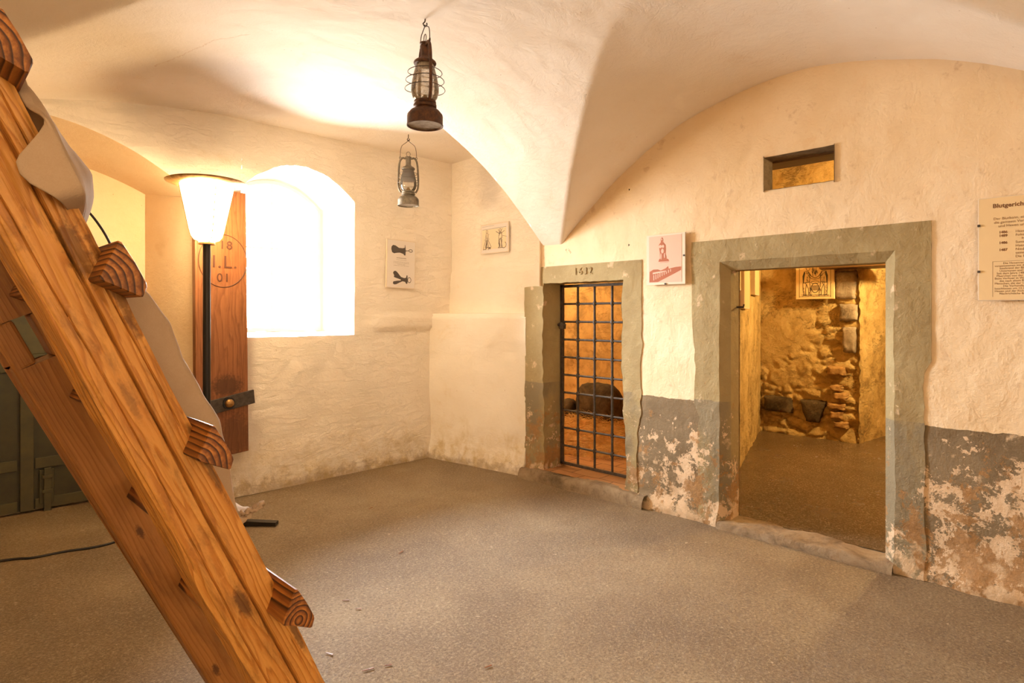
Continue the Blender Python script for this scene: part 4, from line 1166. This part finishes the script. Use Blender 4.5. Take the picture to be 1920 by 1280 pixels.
# ------------------------------------------------------------------ torture ladder
lad = thing('rack_ladder', 'huge leaning pine ladder with triangular rungs across the left foreground', 'ladder', (.86, 1.35, 0))
NT = 0.892                                     # upper side of the stiles
def LP(a, n, y): v = LD * a + LN * n; return Vector((v.x, y, max(0.0, v.z)))
crackN = lambda a: 0.8395 + 0.006 * nz(a, 3, 3, 2.2, 4) - 0.004 * a
def stile_near():
    m = MB(); yn, yf = 1.27, 1.375
    loop = []
    n0, n1 = 0.7765, NT
    for i in range(91): loop.append((yn, lerp(n0, n1, i / 90), 1))
    for i in range(1, 10): loop.append((lerp(yn, yf, i / 9), n1, 0))
    for i in range(1, 5): loop.append((yf, lerp(n1, .7690, i / 4), 0))
    for i in range(1, 12): loop.append((lerp(yf, yn, i / 12), lerp(.7690, n0, i / 12), 2))
    A = rng(-2.25, .40, .010)
    def fn(a, j):
        y, n, kind = loop[j % len(loop)]
        if kind == 1:
            c1 = crackN(a); w1 = .0022 + .0010 * nz(a, 9, 9, 3)
            d = .016 * math.exp(-((n - c1) / w1) ** 2)
            c2 = .868 + .008 * nz(a, 30, 3, 1.6, 3); d += .007 * math.exp(-((n - c2) / .0012) ** 2) * sstep(-.1, .25, nz(a, 50, 1, 2.0))
            c3 = .801 + .009 * nz(a, 60, 3, 1.4, 3) + .003 * a; d += .006 * math.exp(-((n - c3) / .0011) ** 2) * sstep(-.25, .1, nz(a, 70, 1, 1.6))
            y += d + .004 * nz(a * 1.2, n * 9, 2, 2.0, 3) + .0016 * nz(a * 5, n * 60, 7, 1.5, 3)
            e = (n - n0); y += .006 * math.exp(-(e / .006) ** 2)
            e = (n1 - n); y += .008 * math.exp(-(e / .008) ** 2) * (1 + nz(a, 4, 4, 5))
            n += .002 * nz(a, n * 3, 9, 3) + (.003 * nz(a, 77, 3, 4, 3) if n > .885 or n < .78 else 0)
        elif kind == 2:
            n += .005 * nz(a * 1.5, y * 30, 3, 2.0, 4) + .003 * nz(a * 4, y * 120, 5, 1.5, 3) - .006 * abs(nz(a, 91, 2, 2))
        else:
            n += .003 * nz(a, 77, 3, 4, 3)
        return LP(a, n, y)
    m.grid(fn, A, list(range(len(loop) + 1)))
    for a in (A[0],):
        m.add([fn(a, j) for j in range(len(loop))], [tuple(range(len(loop)))])
    return m.build('near_stile', M_stile, lad, merge=1e-5, angle=45)
stile_near()
def lbox(mb, a0, a1, n0, n1, y0_, y1_):
    mb.hexa([LP(a0, n0, y0_), LP(a1, n0, y0_), LP(a1, n0, y1_), LP(a0, n0, y1_), LP(a0, n1, y0_), LP(a1, n1, y0_), LP(a1, n1, y1_), LP(a0, n1, y1_)])
def lgrid_face(mb, a0, a1, n0, n1, y):
    mb.grid(lambda a, n: LP(a, n + .003 * nz(a, n, 4, 4), y + .003 * nz(a * 1.5, n * 9, 6, 2, 3)), rng(a0, a1, .02), rng(n0, n1, .01))
m = MB()
fy0, fy1 = 2.40, 2.54; fn0, fn1 = .7655, NT; ha0, ha1, hn0, hn1 = -1.255, -1.105, .828, .872
for (a0, a1, n0, n1) in ((-2.25, ha0, fn0, fn1), (ha1, .40, fn0, fn1), (ha0, ha1, fn0, hn0), (ha0, ha1, hn1, fn1)):
    lbox(m, a0, a1, n0, n1, fy0, fy1)
m.build('far_stile', M_stile_far, lad, smooth=False, bevel=.010, merge=1e-5)
sec = [(0, .903), (.004, .907), (.040, .911), (.078, .912), (.084, .910), (.097, .899), (.096, .895), (.072, .874), (.049, .854), (.044, .854), (.022, .878)]
for i, ra in enumerate((-1.745, -1.374, -1.012, -.622, -.235)):
    m = MB(); 
    k = 1 + .05 * math.sin(i * 2.1)
    ys = [1.188, 1.191, 1.26] + rng(1.4, 2.5, .1) + [2.57]
    prof = [(a_ * k, .895 + (n_ - .895) * k) for a_, n_ in sec]
    ringv = []
    for y in ys:
        sc = .95 if y == ys[0] else 1
        ringv.append([LP(ra + .05 + (a_ - .05) * sc + .0015 * nz(y, a_ * 30, i, 3), .895 + (n_ - .895) * sc + .0015 * nz(y, n_ * 30, i + 4, 3), y) for a_, n_ in prof])
    vs = [v for r_ in ringv for v in r_]; q_ = len(prof); fs = []
    for r_ in range(len(ys) - 1):
        for j in range(q_): fs.append((r_*q_ + j, r_*q_ + (j+1) % q_, (r_+1)*q_ + (j+1) % q_, (r_+1)*q_ + j))
    fs.append(tuple(range(q_))); fs.append(tuple((len(ys)-1)*q_ + j for j in reversed(range(q_))))
    m.add(vs, fs)
    o = m.build('rung', M_rung, None, angle=28)
    # origin near the pith, so the growth rings run through the end grain
    off = LD * (ra + (.055, .062, .062, .066, .06)[i]) + LN * (.82, .826, .828, .880, .87)[i]
    off = Vector((off.x, 1.9, off.z))
    for v in o.data.vertices: v.co -= off
    o.parent = lad; o.location = off - lad.location
# prop legs on the side away from the wall (outside the picture)
for y in (1.30, 2.43):
    m = MB(); t0 = LP(-2.12, .83, y)
    m.hexa([(-1.32, y, 0), (-1.22, y, 0), (-1.22, y + .1, 0), (-1.32, y + .1, 0), (t0.x - .05, y, t0.z), (t0.x + .05, y, t0.z), (t0.x + .05, y + .1, t0.z), (t0.x - .05, y + .1, t0.z)])
    m.build('prop_leg', M_stile_far, lad, smooth=False, bevel=.005)

# ------------------------------------------------------------------ linen cloth over the rungs
Bk = [(-1.70, .012), (-1.66, .030), (-1.60, .042), (-1.55, .050), (-1.50, .068), (-1.47, .050), (-1.42, .030), (-1.38, .028), (-1.33, .060), (-1.25, .085), (-1.18, .096), (-1.1, .088), (-1.0, .092), (-.93, .100), (-.85, .088), (-.79, .066), (-.74, .048), (-.715, .045), (-.70, .060), (-.69, .075)]
Hk = [(-1.70, .03), (-1.60, .014), (-1.575, .0), (-1.555, -.030), (-1.5365, -.058), (-1.515, -.062), (-1.4975, -.056), (-1.46, -.028), (-1.433, -.006), (-1.40, .006), (-1.37, .02)]
def cloth_pt(a, s):
    B = interp(Bk, a); Hh = interp(Hk, a)
    up = [(0, 2.37, .045), (.25, 2.0, .03 + B * .4), (.5, 1.55, B), (.62, 1.43, B * 1.0 + .0), (.72, 1.33, B * .75 + .006), (.82, lerp(1.31, 1.236, sstep(-1.63, -1.58, a)), .014), (.88, lerp(1.30, 1.222, sstep(-1.63, -1.58, a)), .006), (1.0, lerp(1.30, 1.226, sstep(-1.63, -1.58, a)), Hh)]
    dn = [(0, 2.37, .045), (.25, 2.0, .03 + B * .4), (.5, 1.60, B * .9), (.62, 1.50, B), (.72, 1.462, B * .93), (.82, 1.45, B * .66), (.9, 1.446, B * .33), (1.0, 1.446, -.012)]
    w_ = sstep(-1.47, -1.40, a)
    y = lerp(interp([(p[0], p[1]) for p in up], s), interp([(p[0], p[1]) for p in dn], s), w_)
    n = lerp(interp([(p[0], p[2]) for p in up], s), interp([(p[0], p[2]) for p in dn], s), w_)
    n = max(n, .004) if (w_ < 1 and s < .85) else n
    fold = .006 * nz(a * 3, s * 6, 1, 1.6, 3) + .0025 * nz(a * 10, s * 20, 4, 1.5, 2)
    if s > .85: fold *= .35
    aa = a
    if a > -.71: aa = a + .012 * nz(s * 9, 2, 2, 3, 3)
    return LP(aa, NT + n + fold, y)
m = MB(); m.grid(cloth_pt, rng(-1.685, -.69, .009), rng(0, .85, .02) + rng(.86, 1, .01))
cl = m.build('linen_cloth', M_cloth, angle=180)
md = cl.modifiers.new('thick', 'SOLIDIFY'); md.thickness = .0035; md.offset = 0
tag(cl, 'beige linen cloth draped down over the rungs of the big ladder', 'cloth')
# frayed end curling outward at the foot of the cloth
m = MB()
def fray(u, v):
    p = LP(-.715 + .022 * v + .006 * nz(u * 5, v * 3, 2, 2), NT + .010 + .085 * u + .008 * math.sin(u * 7) , 1.452 + .02 * v)
    return p + Vector((0, 0, .010 * nz(u * 6, v * 5, 6, 2, 3) - .022 * u * (1 - v)))
m.grid(fray, rng(0, 1, .04), rng(0, 1, .1))
o = m.build('frayed_edge', M_cloth, cl, angle=180); md = o.modifiers.new('thick', 'SOLIDIFY'); md.thickness = .008
# dark wire loop sticking up between cloth and rung
m = MB(); m.tube(bez([LP(-1.52, .935, 1.62), LP(-1.47, .968, 1.60), LP(-1.41, .978, 1.58), LP(-1.35, .972, 1.56), LP(-1.30, .952, 1.55), LP(-1.24, .93, 1.55)]), .0028, 6)
tag(m.build('iron_wire', M_rod), 'thin dark curved wire standing up beside the second rung', 'wire')

# ------------------------------------------------------------------ hanging lanterns
def lantern(loc, hookz, rot, tank, label, wiremat, globemat, soot, sc=1.0, bail_h=.10):
    X0, Y0, Z0 = loc
    root = thing('hanging_lantern', label, 'lantern', loc, 'hanging kerosene lanterns')
    def P(x, y, z):
        cr, sr = math.cos(rot), math.sin(rot)
        return (X0 + (x * cr - y * sr) * sc, Y0 + (x * sr + y * cr) * sc, Z0 + z * sc)
    def L(prof, name, mat, seg=36, par=root):
        m = MB(); m.lathe([(r_ * sc, z * sc) for r_, z in prof], (X0, Y0, Z0), seg); return m.build(name, mat, par, angle=35)
    L([(.060, .062), (.085, .080), (.100, .062), (.102, .050), (.102, .008), (.104, .004), (.104, -.002), (.099, -.002), (.097, .006), (.092, .008)][1:] , 'fuel_tank', tank)
    L([(.0965, .006), (.05, .010), (.001, .011)], 'tank_bottom', M_tank_bottom)
    L([(.098, .064), (.082, .084), (.060, .092), (.058, .098), (.066, .104), (.066, .118), (.060, .124), (.064, .130), (.062, .140), (.05, .144)], 'burner_collar', tank)
    L([(.020, .14), (.024, .150), (.018, .160), (.010, .175), (.001, .178)], 'burner', M_brass)
    L([(.056, .142), (.070, .160), (.079, .190), (.080, .215), (.074, .255), (.064, .300), (.055, .335), (.050, .352)] , 'glass_globe', globemat)
    if soot: L([(.0735, .250), (.0635, .300), (.0545, .335), (.0495, .350)], 'soot_ring', M_soot)
    L([(.048, .348), (.062, .350), (.065, .358), (.062, .366), (.052, .374), (.036, .380), (.028, .392), (.025, .400), (.025, .462), (.030, .466), (.030, .474), (.001, .478)], 'chimney', tank)
    for sg in (1, -1):
        m = MB(); m.tube(bez([P(.026 * sg, 0, .455), P(.055 * sg, 0, .462), P(.078 * sg, 0, .435), P(.089 * sg, 0, .38), P(.094 * sg, 0, .30), P(.096 * sg, 0, .22), P(.090 * sg, 0, .165), P(.070 * sg, 0, .125)], 6), .0095 * sc, 10)
        m.build('side_tube', tank, root)
        m = MB(); m.tube([P(.078 * sg + .008 * math.cos(a * .785), 0, .462 + .011 * math.sin(a * .785)) for a in range(8)], .003 * sc, 6, closed=True)
        m.build('bail_eye', wiremat, root)
    for zz, rr, tl in ((.315, .082, .05), (.268, .094, .05), (.218, .099, .05)):
        m = MB(); m.tube([P((rr + .012 * abs(math.sin(a * math.pi / 16)) ** 1) * math.cos(a * math.pi / 16) * .98, (rr + .016) * math.sin(a * math.pi / 16), zz - .012 * abs(math.sin(a * math.pi / 16))) for a in range(32)], .0022 * sc, 6, closed=True)
        m.build('guard_wire', wiremat, root)
    m = MB(); m.tube([P(.019 * math.cos(a * .524 + 1.57 + .2), 0, .500 + .024 * math.sin(a * .524 + 1.57 + .2)) for a in range(12)], .0024 * sc, 6, closed=True)
    m.build('lifting_ring', wiremat, root)
    # bail
    ht = (hookz - .025 - Z0) / sc
    m = MB(); pts = []
    for a in range(0, 25):
        th = math.pi * a / 24
        xx = .078 * math.cos(th) * (1.0 if math.sin(th) < .55 else 1 - .88 * sstep(.55, 1, math.sin(th)))
        pts.append(P(xx, 0, .470 + (ht - .470) * math.sin(th) ** .8))
    m.tube(pts, .0027 * sc, 6)
    m.build('bail', wiremat, root)
    h = MB(); h.tube(bez([(X0 + .012, Y0, hookz - .010), (X0 + .012, Y0, hookz - .024), (X0, Y0, hookz - .034), (X0 - .012, Y0, hookz - .022), (X0, Y0, hookz - .005), (X0, Y0, ceilz(X0, Y0) + .02)], 5), .0035, 6)
    h = h.build('ceiling_hook', wiremat)
    tag(h, 'small bent iron hook in the vault holding the ' + ('large rusty lantern' if soot is False else 'smaller distant lantern'), 'hook')
    return root
vr = math.radians
lantern((2.018, 2.692, 2.535), 3.112, vr(-45 - 62), M_rust, 'large rusty kerosene lantern hanging nearest the camera from the vault', M_wire, M_globe, False, .955)
lantern((3.235, 4.565, 2.49), 3.11, vr(-45 + 8), M_tin, 'smaller looking tin kerosene lantern hanging farther back near the corner', M_wire, M_globe_clear, True, .93)

CHIPS = ('right of the pale sheen, middle of the open floor', 'upper of the pair right of the lowest rung', 'lower of the pair right of the lowest rung', 'right one of the pair at the bottom edge beside the ladder', 'left one of the pair at the bottom edge beside the ladder', 'alone at the bottom edge below the barred gate', 'farthest back below the window', 'closest to the end of the lowest rung')
# ------------------------------------------------------------------ chips of wood lying on the floor
for i, (px_, py_, ln, an) in enumerate(((751, 1037, .05, 1.2), (648, 1127, .035, .1), (672, 1143, .03, .0), (728, 1248, .03, .3), (690, 1256, .05, .5), (915, 1250, .035, .6), (695, 953, .04, 1.1), (617, 1227, .04, -.4))):
    t = (px_ - 960) / 1140; Z = 1140 * 1.5 / (py_ - 590)
    x, y = Z * .7071 * (1 + t), Z * .7071 * (1 - t)
    m = MB(); d = Vector((math.cos(an - .785), math.sin(an - .785), 0)) * ln / 2; sd = Vector((-d.y, d.x, 0)).normalized() * .004
    p = Vector((x, y, .004 + .006 * nz(x, y, 0, .8, 2)))
    m.hexa([p - d - sd * .3, p + d - sd, p + d + sd, p - d + sd * .3] + [q_ + Vector((0, 0, .0025)) for q_ in (p - d - sd * .3, p + d - sd, p + d + sd, p - d + sd * .3)])
    tag(m.build('wood_chip', M_oak, smooth=False), 'tiny dark wood chip, ' + CHIPS[i], 'wood chip', 'wood chips scattered on the floor')
